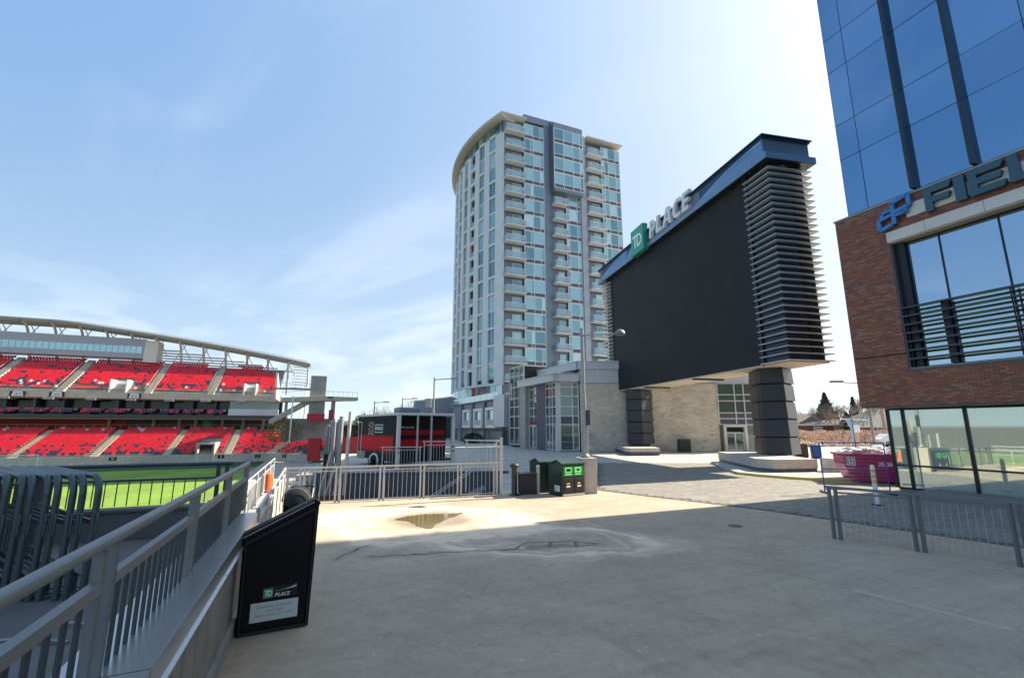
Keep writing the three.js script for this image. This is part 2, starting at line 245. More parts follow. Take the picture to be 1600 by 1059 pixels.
// field side
{
  const f = new THREE.Group();
  struct('field', new THREE.PlaneGeometry(110, 67).rotateX(-Math.PI / 2).rotateY(TH).translate(-78.4 + DX * 5.5, -4.3, -22.7 + DZ * 5.5), std([1, 1, 1], .95, 0, { map: rep(tTurf, 22), bumpMap: rep(tFine, .8), bumpScale: .01 }));
  struct('field_border', new THREE.PlaneGeometry(114, 15).rotateX(-Math.PI / 2).rotateY(TH).translate(-78.4 + NX * 2 + DX * 46.5, -4.285, -22.7 + NZ * 2 + DZ * 46.5), std([.015, .085, .045], .95, 0, { map: rep(tConc, 4) }));
  struct('apron', new THREE.PlaneGeometry(46, 82).rotateX(-Math.PI / 2).rotateY(TH).translate(-78.4 + NX * 78.05 + DX * 13, -4.27, -22.7 + NZ * 78.05 + DZ * 13), conc([.50, .47, .42], 4));
  // raised deck left of the parapet, with the concrete kerb wall under the dark railing
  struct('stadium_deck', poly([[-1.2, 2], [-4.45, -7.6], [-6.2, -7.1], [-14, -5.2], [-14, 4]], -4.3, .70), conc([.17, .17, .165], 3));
}
// ---------- parapet, railings, barriers ----------
function railing(name, label, cat, a, b, o = {}) {
  // a, b: [x, y, z] foot of the run; parts are placed relative to a
  const t = thing(name, label, cat, a, 0, o.group); const d = V(b[0] - a[0], b[1] - a[1], b[2] - a[2]), L = Math.hypot(d.x, d.z), dir = d.clone().divideScalar(L);
  const at = (s, y, off = 0) => [dir.x * s - dir.z * off, dir.y * s + y, dir.z * s + dir.x * off];
  const top = o.top ?? 1.07, sub = o.sub ?? top - .14, bot = o.bot ?? .1, mt = o.mat ?? M.galv, pm = o.pmat ?? mt;
  const e0 = o.e0 ?? .05, e1 = o.e1 ?? .05;
  const tr = o.round === false ? bar(at(-e0, top), at(L + e1, top), .06, .05) : rod(at(-e0, top), at(L + e1, top), o.r ?? .027, 12);
  part('top_rail', tr, mt, t);
  const gap = o.gap ?? .1, posts = o.posts ?? [0, L];
  for (let i = 0; i < posts.length; i++) for (const k of (o.single ? [0] : [-gap / 2, gap / 2])) {
    const g = [bar(at(posts[i] + k, o.postBot ?? 0), at(posts[i] + k, top - .02), o.pw ?? .016, o.pd ?? .065)];
    if (o.foot) g.push(B(.14, .012, .14, ...at(posts[i] + k, (o.postBot ?? 0) + .006)));
    const pg = o.turnPost ? g : g; part('post', pg, mt, t);
  }
  for (let i = 0; i + 1 < posts.length; i++) {
    const s0 = posts[i] + gap / 2 + .012, s1 = posts[i + 1] - gap / 2 - .012;
    part('sub_rail', bar(at(s0, sub), at(s1, sub), .05, o.subh ?? .03), mt, t);
    if (!o.noBottom) part('bottom_rail', bar(at(s0, bot), at(s1, bot), .04, .025), mt, t);
    const n = Math.max(1, Math.round((s1 - s0) / (o.sp ?? .115)));
    for (let k = 1; k < n; k++) { const s = s0 + (s1 - s0) * k / n; part('picket', o.flatPick ? bar(at(s, bot), at(s, sub), .022, .014) : rod(at(s, bot + .005), at(s, sub - .005), o.pr ?? .0075, 6), pm, t); }
  }
  return t;
}
const W0 = [-2.86, -4.91], wp = (s, off, y = 0) => [W0[0] + DX * s + NX * off, y, W0[1] + DZ * s + NZ * off];
{
  const t = thing('parapet_wall', 'low board-marked concrete parapet with wide folded metal coping beside the black kiosk', 'wall', [W0[0], 0, W0[1]], TH);
  part('wall', BB(-.36, 0, 0, .97, -2.3, 7.5), M.concWall, t);
  part('plinth', BB(0.001, .05, 0, .16, -2.3, 7.5), M.concMid, t);
  // coping in sheets with open joints
  const prof = [[-.40, 1.11], [-.40, 1.0], [-.36, 1.0], [-.36, .972], [0.0, .972], [0, .955], [.075, .955], [.075, .968], [.045, .975], [.045, 1.118]];
  for (const [a, b] of [[-2.35, .25], [.262, 2.45], [2.462, 4.9], [4.912, 7.5]]) part('coping_sheet', ext(prof, b - a).translate(0, 0, a), M.coping, t);
}
railing('guard_railing', 'galvanized steel guard railing with double flat posts on top of the metal coping', 'railing', wp(-6.05, -.19, 1.115), wp(2.75, -.19, 1.115),
  { top: .665, r: .034, sub: .46, subh: .055, bot: .0, noBottom: true, posts: [0, 1.65, 3.52, 5.40, 7.15, 8.75], gap: .16, pd: .05, pw: .018, sp: .135, flatPick: true, mat: M.galv, pmat: std([.075, .095, .10], .5, .4), e1: .08 });
{ // deck-end wall and the dark railing on it
  const e = wp(3.42, -.52, 0), L = 9.6, f = [e[0] - NX * L, 0, e[2] - NZ * L];
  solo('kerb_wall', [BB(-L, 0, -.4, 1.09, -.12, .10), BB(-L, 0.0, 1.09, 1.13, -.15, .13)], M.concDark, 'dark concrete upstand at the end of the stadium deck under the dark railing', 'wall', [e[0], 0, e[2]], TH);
  railing('guard_railing', 'dark grey picket railing crossing in front of the green field', 'railing', [f[0], 1.135, f[2]], [e[0], 1.135, e[2]], { top: .62, r: .028, sub: .40, bot: .02, noBottom: true, posts: [0, 2.4, 4.8, 7.2, 9.5], sp: .148, pr: .008, gap: .12, mat: M.railDark });
}
{ // crowd barriers nested together on the deck
  const R = .031, Lb = 2.2, H = 1.14;
  const mk = () => {
    const t = thing('crowd_barrier', '', 'crowd barrier', [0, 0, 0], 0, 'steel crowd barriers nested behind the guard railing');
    const c = .17, pts = []; for (let i = 0; i <= 8; i++) { const a = i / 8 * Math.PI / 2; pts.push([-c + Math.sin(a) * c, H - c + Math.cos(a) * c, 0]); }
    part('frame', ([
      rod([-Lb + c, H, 0], [-c, H, 0], R, 12), rod([0, .0, 0], [0, H - c, 0], R, 12), rod([-Lb, 0, 0], [-Lb, H - c, 0], R, 12),
      new THREE.TubeGeometry(new THREE.CatmullRomCurve3(pts.map(p => V(...p))), 12, R, 12), new THREE.TubeGeometry(new THREE.CatmullRomCurve3(pts.map(p => V(-Lb - p[0], p[1], 0))), 12, R, 12)]), M.barrier, t);
    part('middle_rail', bar([-Lb, H - .44, 0], [.0, H - .44, 0], .02, .045), M.barrier, t);
    part('lower_rail', rod([-Lb, .2, 0], [0, .2, 0], .014), M.barrier, t);
    for (let i = 10; i < 15; i++) part('picket', rod([-Lb * i / 15, .2, 0], [-Lb * i / 15, H, 0], .0065, 6), M.barrier, t);
    part('hook', pathTube([[.0, H - .36, 0], [.075, H - .35, 0], [.085, H - .42, 0], [.085, H - .54, 0]], .011, 6, 16), M.barrier, t);
    for (const x of [-.3, -Lb + .3]) part('foot', [bar([x, .02, -.25], [x, .02, .25], .05, .012), bar([x, .02, 0], [x, .21, 0], .05, .012)], M.barrier, t);
    return t;
  };
  M.barrier = std([.07, .098, .105], .45, .5);
  const words = ['first', 'second', 'third', 'fourth', 'fifth', 'sixth', 'seventh', 'eighth', 'ninth']; let p0;
  for (let i = 0; i < 9; i++) {
    const pos = [-4.18 - i * .116 - (i % 2) * .03, .705, -4.86 + i * .012], turn = rad(-34 + (i % 3) * 1.2), label = `steel tube crowd barrier behind the railing, ${words[i]} from the right of the nested row`;
    if (!p0) { p0 = mk(); p0.position.set(...pos); p0.rotation.y = turn; p0.userData.label = label; } else dup(p0, pos, turn, label);
  }
  // loose straps and scrap on the deck
  solo('strap', [pathTube([[0, .01, 0], [.3, .02, .1], [.5, .03, -.1], [.8, .015, .05], [1.0, .01, .2]], .012, 5), pathTube([[.1, .012, .3], [.4, .04, .2], [.7, .012, .35], [.3, .012, .1]], .01, 5)], M.galvPaint, 'grey strap lying loose on the dark deck under the nested barriers', 'strap', [-4.2, .705, -3.9], .5);
}
// pit behind the corner: lower floor, ramp, boards
solo('walkway_ramp', [poly([[-5.0, -8.6], [-3.9, -9.1], [-10.2, -23.6], [-11.5, -23.0]], -4.3, -.25)], M.concMid, 'grey concrete ramp running down beside the field left of the corner fence', 'ramp');
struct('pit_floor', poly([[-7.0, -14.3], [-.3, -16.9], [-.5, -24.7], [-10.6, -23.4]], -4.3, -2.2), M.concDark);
railing('ramp_railing', 'pale railing along the far side of the ramp by the field', 'railing', [-5.5, -.25, -8.9], [-11.6, -.25, -23.2], { posts: [0, 2.6, 5.2, 7.8, 10.4, 13, 15.4], sp: .2, sub: .8, mat: M.galvPale = std([.50, .49, .46], .5, .3), single: true, pd: .05, pw: .05 });
solo('timber_hoarding', [...Array(12)].map((_, i) => BB(i * .17, i * .17 + .16, -1.6, -.12, 0, .03)), std([.20, .095, .03], .8, 0, { map: rep(tStreak, .8) }), 'brown timber boarding below the corner fence behind the stroller', 'boarding', [-8.1, 0, -17.2], rad(10));
railing('corner_railing', 'pale galvanized railing leading from the kiosk to the back fence corner', 'railing', wp(2.75, .02, 0), wp(10.4, -.02, 0), { top: 1.1, sub: .93, bot: .1, posts: [0, 1.5, 3.0, 4.5, 6.0, 7.5], gap: .09, sp: .115, mat: M.galvPale, pr: .009 });
const bfA = [-6.99, 0, -14.62], bfB = [-.46, 0, -16.88], bfL = 6.91;
railing('back_fence', 'pale galvanized picket fence along the far edge of the concrete pad', 'fence', bfA, bfB, { top: 1.08, sub: .97, bot: .07, posts: [.06, .53, 1.58, 2.92, 4.22, 5.49, 6.78], gap: .12, sp: .142, pr: .009, mat: M.galvPale, pd: .055, pw: .055, round: false });
{
  const fA = [6.9, 0, -10.36], fd = [.668, .744], P = [0, 1.34, 2.68, 4.02, 5.36]; const fB = [fA[0] + fd[0] * 5.4, 0, fA[2] + fd[1] * 5.4];
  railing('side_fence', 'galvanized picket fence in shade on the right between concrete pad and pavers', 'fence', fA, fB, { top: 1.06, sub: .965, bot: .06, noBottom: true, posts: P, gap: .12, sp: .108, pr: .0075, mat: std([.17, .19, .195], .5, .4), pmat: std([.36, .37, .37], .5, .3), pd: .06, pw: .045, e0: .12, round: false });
}
// foreground kiosk
{
  const t = thing('recycling_kiosk', 'tall black sloped-top recycling kiosk with green logo and white sticker against the parapet', 'recycling bin', [-3.12, 0, -5.74], rad(27));
  const sh = [[0, .0], [.735, .0], [.765, 1.36], [.72, 1.395], [0.0, 1.05], [-.015, 1.0]];
  part('body', [ext(sh, .17, .012).translate(0, .012, -.19)], M.black, t);
  part('side_panel', [ext([[.035, .06], [.695, .06], [.715, 1.27], [.03, .965]], .006, .006).translate(0, 0, .004)], M.black, t);
  part('side_panel_frame', [bar([.02, .03, .016], [.72, .03, .016], .018, .035), bar([.02, .03, .016], [.012, 1.0, .016], .03, .02), bar([.72, .03, .016], [.745, 1.33, .016], .03, .02), bar([.012, 1.005, .016], [.735, 1.34, .016], .02, .03)], M.blackMatte, t);
  part('lid', [ext([[-.03, 1.06], [.72, 1.415], [.775, 1.375], [.785, 1.40], [.722, 1.445], [-.035, 1.09]], .21, .004).translate(0, .006, -.20)], M.black, t);
  part('lid_trim', [bar([-.03, 1.072, .022], [.715, 1.424, .022], .012, .018)], M.galv, t);
  const logo = print(.36, .13, 900, (x, w, h) => {
    x.fillStyle = '#0b0b0c'; x.fillRect(0, 0, w, h); x.fillStyle = '#3f9a78'; x.fillRect(0, h * .18, h * .78, h * .78); x.strokeStyle = '#dfeee6'; x.fillStyle = '#e8f2ec';
    x.lineWidth = h * .085; x.beginPath(); x.moveTo(h * .1, h * .36); x.lineTo(h * .4, h * .36); x.moveTo(h * .25, h * .36); x.lineTo(h * .25, h * .82); x.moveTo(h * .42, h * .31); x.lineTo(h * .42, h * .78); x.lineTo(h * .5, h * .78); x.quadraticCurveTo(h * .68, h * .76, h * .68, h * .57); x.quadraticCurveTo(h * .68, h * .36, h * .42, h * .36); x.stroke();
    x.font = `italic bold ${h * .42}px sans-serif`; x.fillText('PLACE', h * .9, h * .92, w - h * .95);
    x.strokeStyle = '#c9ccd0'; x.lineWidth = h * .03; x.beginPath(); x.moveTo(h * .95, h * .45); x.quadraticCurveTo(w * .7, h * .4, w * .97, h * .1); x.stroke(); for (let i = 0; i < 5; i++) { x.beginPath(); x.moveTo(w * .66 + i * w * .05, h * .42 - i * h * .03); x.quadraticCurveTo(w * .8, h * (.3 + i * .02), w * .97, h * (.12 + i * .035)); x.stroke(); }
  });
  plate('logo_print', .36, .13, logo, t, [.415, .44, .019]);
  const stick = print(.5, .205, 700, (x, w, h) => { x.fillStyle = '#cfd2d0'; x.fillRect(0, 0, w, h); x.fillStyle = '#4d7f68'; x.font = `${h * .19}px sans-serif`; x.textAlign = 'center'; x.fillText('Questions, comments,', w * .5, h * .28); x.fillText('need help?', w * .5, h * .52); x.fillText('Text us at 613-777-0755', w * .5, h * .76); });
  part('sticker', [RB(.115, .615, .135, .34, .014, .0185, .002)], M.white, t); plate('sticker_print', .49, .195, stick, t, [.365, .2375, .0205]);
}
{ // stroller
  const t = thing('baby_stroller', 'black folding baby stroller with hood and pink trim parked behind the kiosk', 'stroller', [-4.5, 0, -10.1], rad(14));
  const hood = new THREE.SphereGeometry(.28, 20, 12, 0, Math.PI * 2, 0, Math.PI * .5).scale(.95, .85, 1.05).rotateX(.5).translate(0, .86, -.02);
  part('hood', hood, std([.022, .024, .024], .85), t); part('hood_rim', new THREE.TorusGeometry(.275, .014, 8, 24, Math.PI).scale(.95, .95, 1).rotateX(.18).translate(0, .84, .16), M.galvPaint, t);
  part('seat', [B(.42, .55, .05, 0, .68, -.12, 0, -.35), B(.42, .05, .36, 0, .45, .06, 0, .1), B(.03, .4, .34, -.22, .62, -.02), B(.03, .4, .34, .22, .62, -.02)], M.blackMatte, t);
  part('frame', [-1, 1].flatMap(k => [rod([k * .24, .12, .42], [k * .25, .62, -.05], .013), rod([k * .25, .62, -.05], [k * .24, 1.02, -.42], .013), rod([k * .24, .13, -.36], [k * .25, .62, .02], .013), rod([k * .24, .2, .34], [k * .24, .2, -.32], .009)]), M.galvPaint, t);
  part('handle', pathTube([[-.24, 1.02, -.42], [-.2, 1.06, -.46], [.2, 1.06, -.46], [.24, 1.02, -.42]], .017, 8), M.rubber, t);
  part('basket', B(.4, .16, .5, 0, .26, -.02), M.blackMatte, t);
  part('footrest_trim', [B(.03, .22, .03, .27, .45, .12), B(.03, .16, .03, .275, .28, .22)], std([.62, .10, .22], .6), t);
  for (const [x, z] of [[-.25, .42], [.25, .42], [-.25, -.36], [.25, -.36]]) { const w = part('wheel', new THREE.TorusGeometry(.075, .018, 8, 20).rotateY(Math.PI / 2).translate(x, .094, z), M.rubber, t); part('hub', rod([x - .02, .094, z], [x + .02, .094, z], .055, 14), std([.5, .09, .18], .5), w); }
}
// steel posts stacked upright in the pit, with raking braces
{
  const t = thing('post_rack', 'bundle of tall galvanized posts with raking braces standing behind the back fence', 'steel posts', [-7.0, 0, -18.6], rad(-8));
  const px = [[-.28, 2.42, .05], [-.14, 2.55, -.1], [0, 2.52, .1], [.13, 2.62, -.05], [.3, 2.74, .12]];
  for (const [x, h, z] of px) part('post', [bar([x - .04, -2.1, z], [x, h, z], .12, .13)], M.galvPaint, t);
  part('post', bar([.62, -2.1, .25], [.72, 2.92, .25], .10, .10), M.galvPale, t);
  part('guard_panel', BB(-.36, -.25, .4, 2.35, .12, .15), M.galvPaint, t);
  part('cover_panel', BB(-.27, -.1, .3, 1.3, .2, .23), M.blackMatte, t);
  for (const [a, b] of [[[-.55, -1.9, .4], [.35, .95, .4]], [[-.25, -1.9, .5], [.62, .6, .45]], [[-.4, -1.0, .5], [.1, 1.35, .4]]]) part('brace', rod(a, b, .045, 10), M.galvPale, t);
}
{
  const t = thing('red_panel_sign', 'dark red padded panel on a forked steel post behind the back fence', 'panel', [-7.62, 0, -18.2]);
  part('panel', [RB(-.24, .24, 1.05, 1.92, -.06, .06, .03)], M.redDark, t); part('post', [bar([.12, -2, 0], [.12, .6, 0], .09, .09), bar([.12, .58, 0], [-.22, .96, 0], .03, .05), bar([.12, .58, 0], [.3, .96, 0], .03, .05)], M.galvPale, t);
}
solo('retaining_wall', [BB(0, 9.0, -2.2, -.0, -.06, .04), ...[...Array(5)].map((_, i) => BB(i * 1.8, i * 1.8 + 1.78, -2.1, -.12, .04, .06)), rod([0, .06, 0], [9.6, .06, 0], .07, 10)], M.slateBlue2 = std([.10, .13, .15], .6, .1, { map: rep(tGalv, 2) }), 'dark blue grey retaining wall seen through the back fence below the trailer', 'wall', [-9.7, 0, -23.3], rad(7.2));
// stepped access railings above the pit
railing('stair_railing', 'pale stair railing in front of the red trailer, lowest of the stepped runs', 'railing', [-6.6, .0, -23.95], [-4.65, .0, -24.2], { top: 1.31, sub: 1.18, bot: .33, posts: [0.05, 1.92], single: true, sp: .14, pd: .05, pw: .05, mat: M.galvPale, pr: .011 });
railing('stair_railing', 'pale stair railing, middle stepped run beside the trailer corner', 'railing', [-4.55, .0, -24.25], [-2.9, .0, -24.45], { top: 1.58, sub: 1.42, bot: .33, posts: [0.05, 1.6], single: true, sp: .14, pd: .05, pw: .05, mat: M.galvPale, pr: .011 });
railing('stair_railing', 'pale stair railing, highest run meeting the tall gate post', 'railing', [-1.75, .0, -17.8], [-.52, .0, -17.1], { top: 1.84, sub: 1.7, bot: .92, posts: [0.05, 1.36], single: true, sp: .16, pd: .05, pw: .05, mat: M.galvPale, pr: .011 });
solo('gate_post', [bar([0, 0, 0], [0, 1.95, 0], .1, .1), B(.22, .015, .22, 0, .012, 0), B(.11, .012, .11, 0, 1.955, 0)], M.galvPale, 'tall square galvanized gate post at the right end of the back fence', 'post', [-.38, .0, -16.75]);
{
  const t = thing('stair_stringer', 'steel stair with raking handrails seen through the back fence pickets', 'stair', [-3.4, -2.2, -20.2], rad(-12));
  for (const z of [0, 1.0]) { part('stringer', bar([-.9, .05, z], [2.3, 2.1, z], .06, .2), M.galvPaint, t); part('handrail', rod([-.9, 1.0, z], [2.3, 3.05, z], .022), M.galvPale, t); }
  for (let i = 0; i < 9; i++) part('tread', BB(-.8 + i * .34, -.5 + i * .34, .13 + i * .215, .16 + i * .215, .03, .97), M.galvPaint, t);
}
// trailer
{
  const t = thing('event_trailer', 'red and black printed trailer with white framed open rear on the platform behind the fence', 'trailer', [-6.25, 0, -25.6], rad(36.87));
  const Wd = 3.55, L = 6.5, y0 = .42, y1 = 3.0;
  const wrap = (w, h, logo) => print(w, h, 150, (x, W, Hh) => {
    x.fillStyle = '#0d0f14'; x.fillRect(0, 0, W, Hh);
    for (let j = 0; j < Hh; j++) { const f = j / Hh; let a = 0; if (logo) a = sstep(.38, .52, f) * (1 - sstep(.74, .92, f)); else a = Math.max(sstep(.3, .33, f) * (1 - sstep(.42, .46, f)) * .75, sstep(.52, .55, f) * (1 - sstep(.70, .76, f))); x.fillStyle = `rgba(200,12,24,${a})`; x.fillRect(W * .04, j, W * (logo ? .86 : .95), 1); }
    x.globalAlpha = .35; for (let i = 0; i < 260; i++) { x.fillStyle = i % 2 ? '#e02030' : '#0d0f14'; x.fillRect(rnd() * W, Hh * (.4 + rnd() * .4), 2 + rnd() * 4, 6 + rnd() * 22); } x.globalAlpha = 1;
    if (logo) {
      const lx = W * .36, ly = Hh * .2, s = Hh * .27; x.fillStyle = '#b8bcc4'; for (let i = 0; i < 7; i++) for (let j = 0; j < 6; j++) if ((i + j) % 2) x.fillRect(lx - s * .7 + i * s * .2, ly - s * .25 + j * s * .2, s * .15, s * .15);
      x.fillStyle = '#a3142a'; x.fillRect(lx - s * .4, ly, s * .18, s * .7); x.fillRect(lx + s * .1, ly, s * .18, s * .7); x.fillRect(lx - s * .4, ly + s * .25, s * .6, s * .18);
      x.fillStyle = '#e6e8ea'; x.fillRect(lx + s * .95, ly - s * .02, s * 1.9, s * .72); x.fillStyle = '#0d0f14'; x.fillRect(lx + s * 1.0, ly + s * .04, s * 1.8, s * .6); x.fillStyle = '#e6e8ea'; x.font = `bold ${s * .42}px sans-serif`; x.fillText('RED BLACKS', lx + s * 1.05, ly + s * .48, s * 1.7);
    } else { x.fillStyle = '#d8d8d8'; x.font = `bold ${Hh * .06}px sans-serif`; x.fillText('M   RED BLACKS', W * .05, Hh * .28); }
  }, { rough: .85 });
  part('body', [BB(.06, Wd - .06, y0, y1 - .04, -L, -.9), BB(.06, Wd - .06, y0, y0 + .12, -.9, 0)], M.black, t);
  plate('side_print', L - .1, y1 - y0 - .1, wrap(L - .1, y1 - y0 - .1, true, ), t, [.054, (y0 + y1) / 2, -L / 2], -Math.PI / 2);
  plate('rear_print', Wd - .3, y1 - y0 - .15, wrap(Wd - .3, y1 - y0 - .15, false), t, [Wd / 2, (y0 + y1) / 2, -.893], 0);
  part('roof', [RB(0, Wd, y1 - .04, y1 + .10, -L - .05, .05, .03)], M.offwhite, t);
  for (const x of [.08, Wd - .08]) part('corner_post', BB(x - .09, x + .09, .06, y1 - .04, -.12, .06), M.offwhite, t);
  for (const x of [Wd * .33, Wd * .57]) part('jamb', BB(x - .05, x + .05, y0 - .4, y1 - .05, .0, .06), M.galvPale, t);
  part('roof_unit', [RB(.3, 1.6, y1 + .1, y1 + .42, -1.4, -.5, .08)], M.slateBlue, t);
  for (const z of [-L + .1, -L + 1.6]) part('roof_loop', new THREE.TorusGeometry(.13, .018, 6, 14).translate(.3, y1 + .22, z), M.galv, t);
  part('side_door', [BB(.03, .05, y0 + .2, y1 - .35, -L + .12, -L + .16), BB(.03, .05, y0 + .2, y1 - .35, -L + .7, -L + .74), BB(.03, .05, y1 - .39, y1 - .35, -L + .12, -L + .74)], M.offwhite, t);
  part('stone_guard', BB(.045, .052, y0 - .06, y0 + .42, -L, -L + 1.5), M.galv, t);
  for (const z of [-L * .62, -L * .42]) { const w = part('wheel', rod([.02, .33, z], [.3, .33, z], .33, 22), M.rubber, t); part('rim', rod([.005, .33, z], [.03, .33, z], .19, 18), M.galv, w); }
  part('wheel_arch', new THREE.TorusGeometry(.45, .06, 6, 18, Math.PI).scale(1.5, .85, 1).rotateY(Math.PI / 2).translate(.05, .36, -L * .52), M.white, t);
  for (const y of [.95, 1.2]) part('tail_light', [rod([.08, y, .055], [.08, y, .075], .06, 14)], M.redDark, t);
  for (const y of [.95, 1.2]) part('tail_light', [rod([Wd - .08, y, .055], [Wd - .08, y, .075], .06, 14)], M.redDark, t);
}
// orange barrels and field-side odds
{
  const bl = () => { const t = thing('traffic_barrel', '', 'traffic barrel', [0, 0, 0], 0, 'orange traffic barrels on the ramp'); part('body', lathe([[0, 0], [.29, 0], [.29, .06], [.26, .07], [.255, .3], [.24, .31], [.235, .58], [.22, .59], [.21, .82], [.2, .86], [0, .87]], 18), M.orange, t); return t; };
  const a = bl(); a.position.set(-7.75, -.25, -12.6); a.scale.setScalar(.85); a.userData.label = 'orange barrel at the end of the guard railing, nearer of the two';
  dup(a, [-9.9, -.25, -19.4], .4, 'orange barrel on the ramp, farther of the two');
}
// ---------- office building on the right ----------
const font = await new FontLoader().loadAsync('fonts/droid/droid_sans_bold.typeface.json');
{
  const t = thing('office_building', 'tall office block of dark blue glass over a red brick band at the right edge', 'building', [12.8, .07, -17.07], TH); t.scale.setScalar(.97);
  const yb = 3.07, yt = 10.48, zE = 46, xE = 26;
  const brickW = std([.30, .20, .155], .95, 0, { map: rep(tConc, 1) });
  const wall = part('brick_wall', [BB(0, .6, yb, yt, 0, 1.75), BB(0, .6, yb, 4.28, 1.75, zE), BB(0, .6, 9.36, yt, 1.75, zE), BB(0, .6, 4.28, 9.36, 13, zE), BB(.6, xE, yb, yt, 0, .5), BB(.6, xE, yb + .02, yb + .3, .5, zE), BB(.6, xE, yt - .3, yt - .02, .5, zE), BB(xE - .4, xE, yb + .3, yt - .3, .5, zE)], brickW, t);
  { // single bricks, proud of the mortar
    const bw = .225, bh = .0635, o = new THREE.Object3D(), ms = [], cs = [];
    const tones = [[.27, .09, .05], [.235, .078, .046], [.31, .108, .060], [.195, .07, .047], [.29, .15, .10], [.17, .078, .06]];
    for (let j = 0; j < Math.floor((yt - yb) / bh); j++) for (let i = -1; i < 60; i++) {
      const y = yb + (j + .5) * bh, z0 = Math.max(0, i * bw + (j % 2) * bw / 2), z1 = Math.min(13, i * bw + (j % 2) * bw / 2 + bw); if (z1 - z0 < .06) continue;
      if (z1 > 1.75 && y > 4.26 && y < 9.38) { if (z0 > 1.70) continue; }
      const e1 = (z1 > 1.75 && y > 4.26 && y < 9.38) ? 1.75 : z1; if (Math.abs(j - 28) < .5) continue; // movement joint
      o.position.set(-.004 - rnd() * .004, y, (z0 + e1) / 2); o.scale.set(.02, bh - .011, e1 - z0 - .012); o.updateMatrix(); ms.push(o.matrix.clone());
      const streak = fbm(z0 * 1.2 + 9, j * .9 + 3, 3, 256) > .56 && rnd() > .35, k = streak ? tones[4 + Math.floor(rnd() * 2)] : tones[Math.floor(rnd() * 4)], e = rr(.9, 1.12); cs.push(col(k[0] * e, k[1] * e, k[2] * e));
    }
    inst('brick', new THREE.BoxGeometry(1, 1, 1), std([1, 1, 1], .85, 0, { map: rep(tFine, .3), roughnessMap: rep(tRough, 1) }), ms, cs, wall).material.map = null;
  }
  part('movement_joint', BB(-.003, .01, 4.855, 4.905, 0, 1.74), M.blackMatte, wall);
  part('parapet_flashing', BB(-.05, .14, yt, yt + .07, -.03, zE), M.galvPaint, t);
  part('soffit', BB(.02, xE, yb - .05, yb - .004, .02, zE), M.slate, t);
  // strip window: reveal, panes, frame, lintel, sunshade bars
  part('window_reveal', [BB(.02, .58, 4.285, 8.94, 1.752, 1.80), BB(-.03, .45, 4.25, 4.31, 1.70, 13)], M.slate, t);
  part('window_sill', BB(-.05, .30, 4.31, 4.35, 1.81, 13), M.galv, t);
  const wz = [2.10, 3.04, 4.57, 6.10, 7.63, 9.16, 10.7, 12.2];
  for (let i = 0; i + 1 < wz.length; i++) { const w = part('window', [BB(.36, .44, 4.36, 8.92, wz[i] - .022, wz[i] + .022), BB(.36, .44, 4.36, 4.41, wz[i] + .022, wz[i + 1] - .022), BB(.36, .44, 8.86, 8.92, wz[i] + .022, wz[i + 1] - .022)], M.mullionDark, t); part('pane', BB(.39, .41, 4.41, 8.86, wz[i] + .022, wz[i + 1] - .022), GL.window, w); }
  part('jamb_panel', BB(.2, .44, 4.36, 8.92, 1.80, 2.08), M.mullionDark, t);
  part('backing_panel', BB(.46, .56, 4.3, 9.3, 1.8, 12.9), M.blackMatte, t);
  for (let i = 0; i < 6; i++) { const a = i ? 2.9 + (i - 1) * 1.56 : 1.72, b = 2.9 + i * 1.56; part('lintel_panel', BB(-.06, .30, 8.98, 9.36, a + .006, b - .006), M.offwhite, t); }
  part('lintel_soffit', [BB(-.02, .42, 8.93, 8.975, 1.76, 12.5)], M.tan, t);
  for (let k = 0; k < 7; k++) part('sunshade_bar', BB(-.10, .10, 4.62 + k * .302, 4.68 + k * .302, 1.84, 12.6), M.steelDark, t);
  for (const z of [1.86, 3.0, 4.6, 6.2, 7.8]) part('sunshade_bracket', BB(.11, z > 4 ? .13 : .30, 4.4, 6.52, z - (z === 3.0 ? .12 : .02), z + .02), M.mullionDark, t);
  // curtain wall volume above
  const g0 = .48, ys = [10.60, 13.02, 14.56, 17.04, 18.6, 21.1, 22.64, 25.15, 26.7, 29.2, 30.7, 33.2, 34.7], zs = [g0 + .02, 1.24, 2.78, 4.43, 6.08, 7.73, 9.38, 11.0];
  part('tower_core', [BB(.2, xE, 10.58, 36, g0 + .05, zE)], M.blackMatte, t);
  let n = 0;
  for (let i = 0; i + 1 < ys.length; i++) for (let j = 0; j + 1 < zs.length; j++) { const p = part('pane', B(.04, ys[i + 1] - ys[i] - .024, zs[j + 1] - zs[j] - .024, .08, (ys[i] + ys[i + 1]) / 2, (zs[j] + zs[j + 1]) / 2, rr(-.006, .006), 0, rr(-.006, .006)), pick(GL.office, (i * 7 + j * 3 + (n++)) % 3), t); }
  part('pane', BB(.06, .10, 10.61, 34.7, 11.01, zE), GL.office[0], t);
  for (let i = 0; i + 1 < ys.length; i++) for (let j = 0; j < 8; j++) part('pane', BB(g0 + .02 + j * 3 , g0 + .02 + j * 3 + 2.98, ys[i] + .012, ys[i + 1] - .012, g0 - .02, g0 + .02), pick(GL.office, i + j), t);
  for (const y of ys) part('transom', BB(.085, .14, y - .02, y + .02, g0, 11), M.mullionDark, t);
  for (const z of zs) part('mullion', BB(.086, .142, 10.6, 34.7, z - .02, z + .02), M.mullionDark, t);
  for (const z of [2.78, 4.43, 7.73, 9.38]) part('fin', [BB(-.20, .055, 10.62, 36, z - .055, z + .055)], M.steelDark, t);
  // lettering
  part('sign_backing', BB(-.06, -.012, 9.66, 10.14, 2.45, 9.5), M.offwhite, t);
  const letter = (pts, z0, w) => { const g = ext(pts.map(p => [p[0] * w, p[1]]), .13, .008); g.rotateY(-Math.PI / 2); g.translate(-.075, 9.55, z0); return g; };
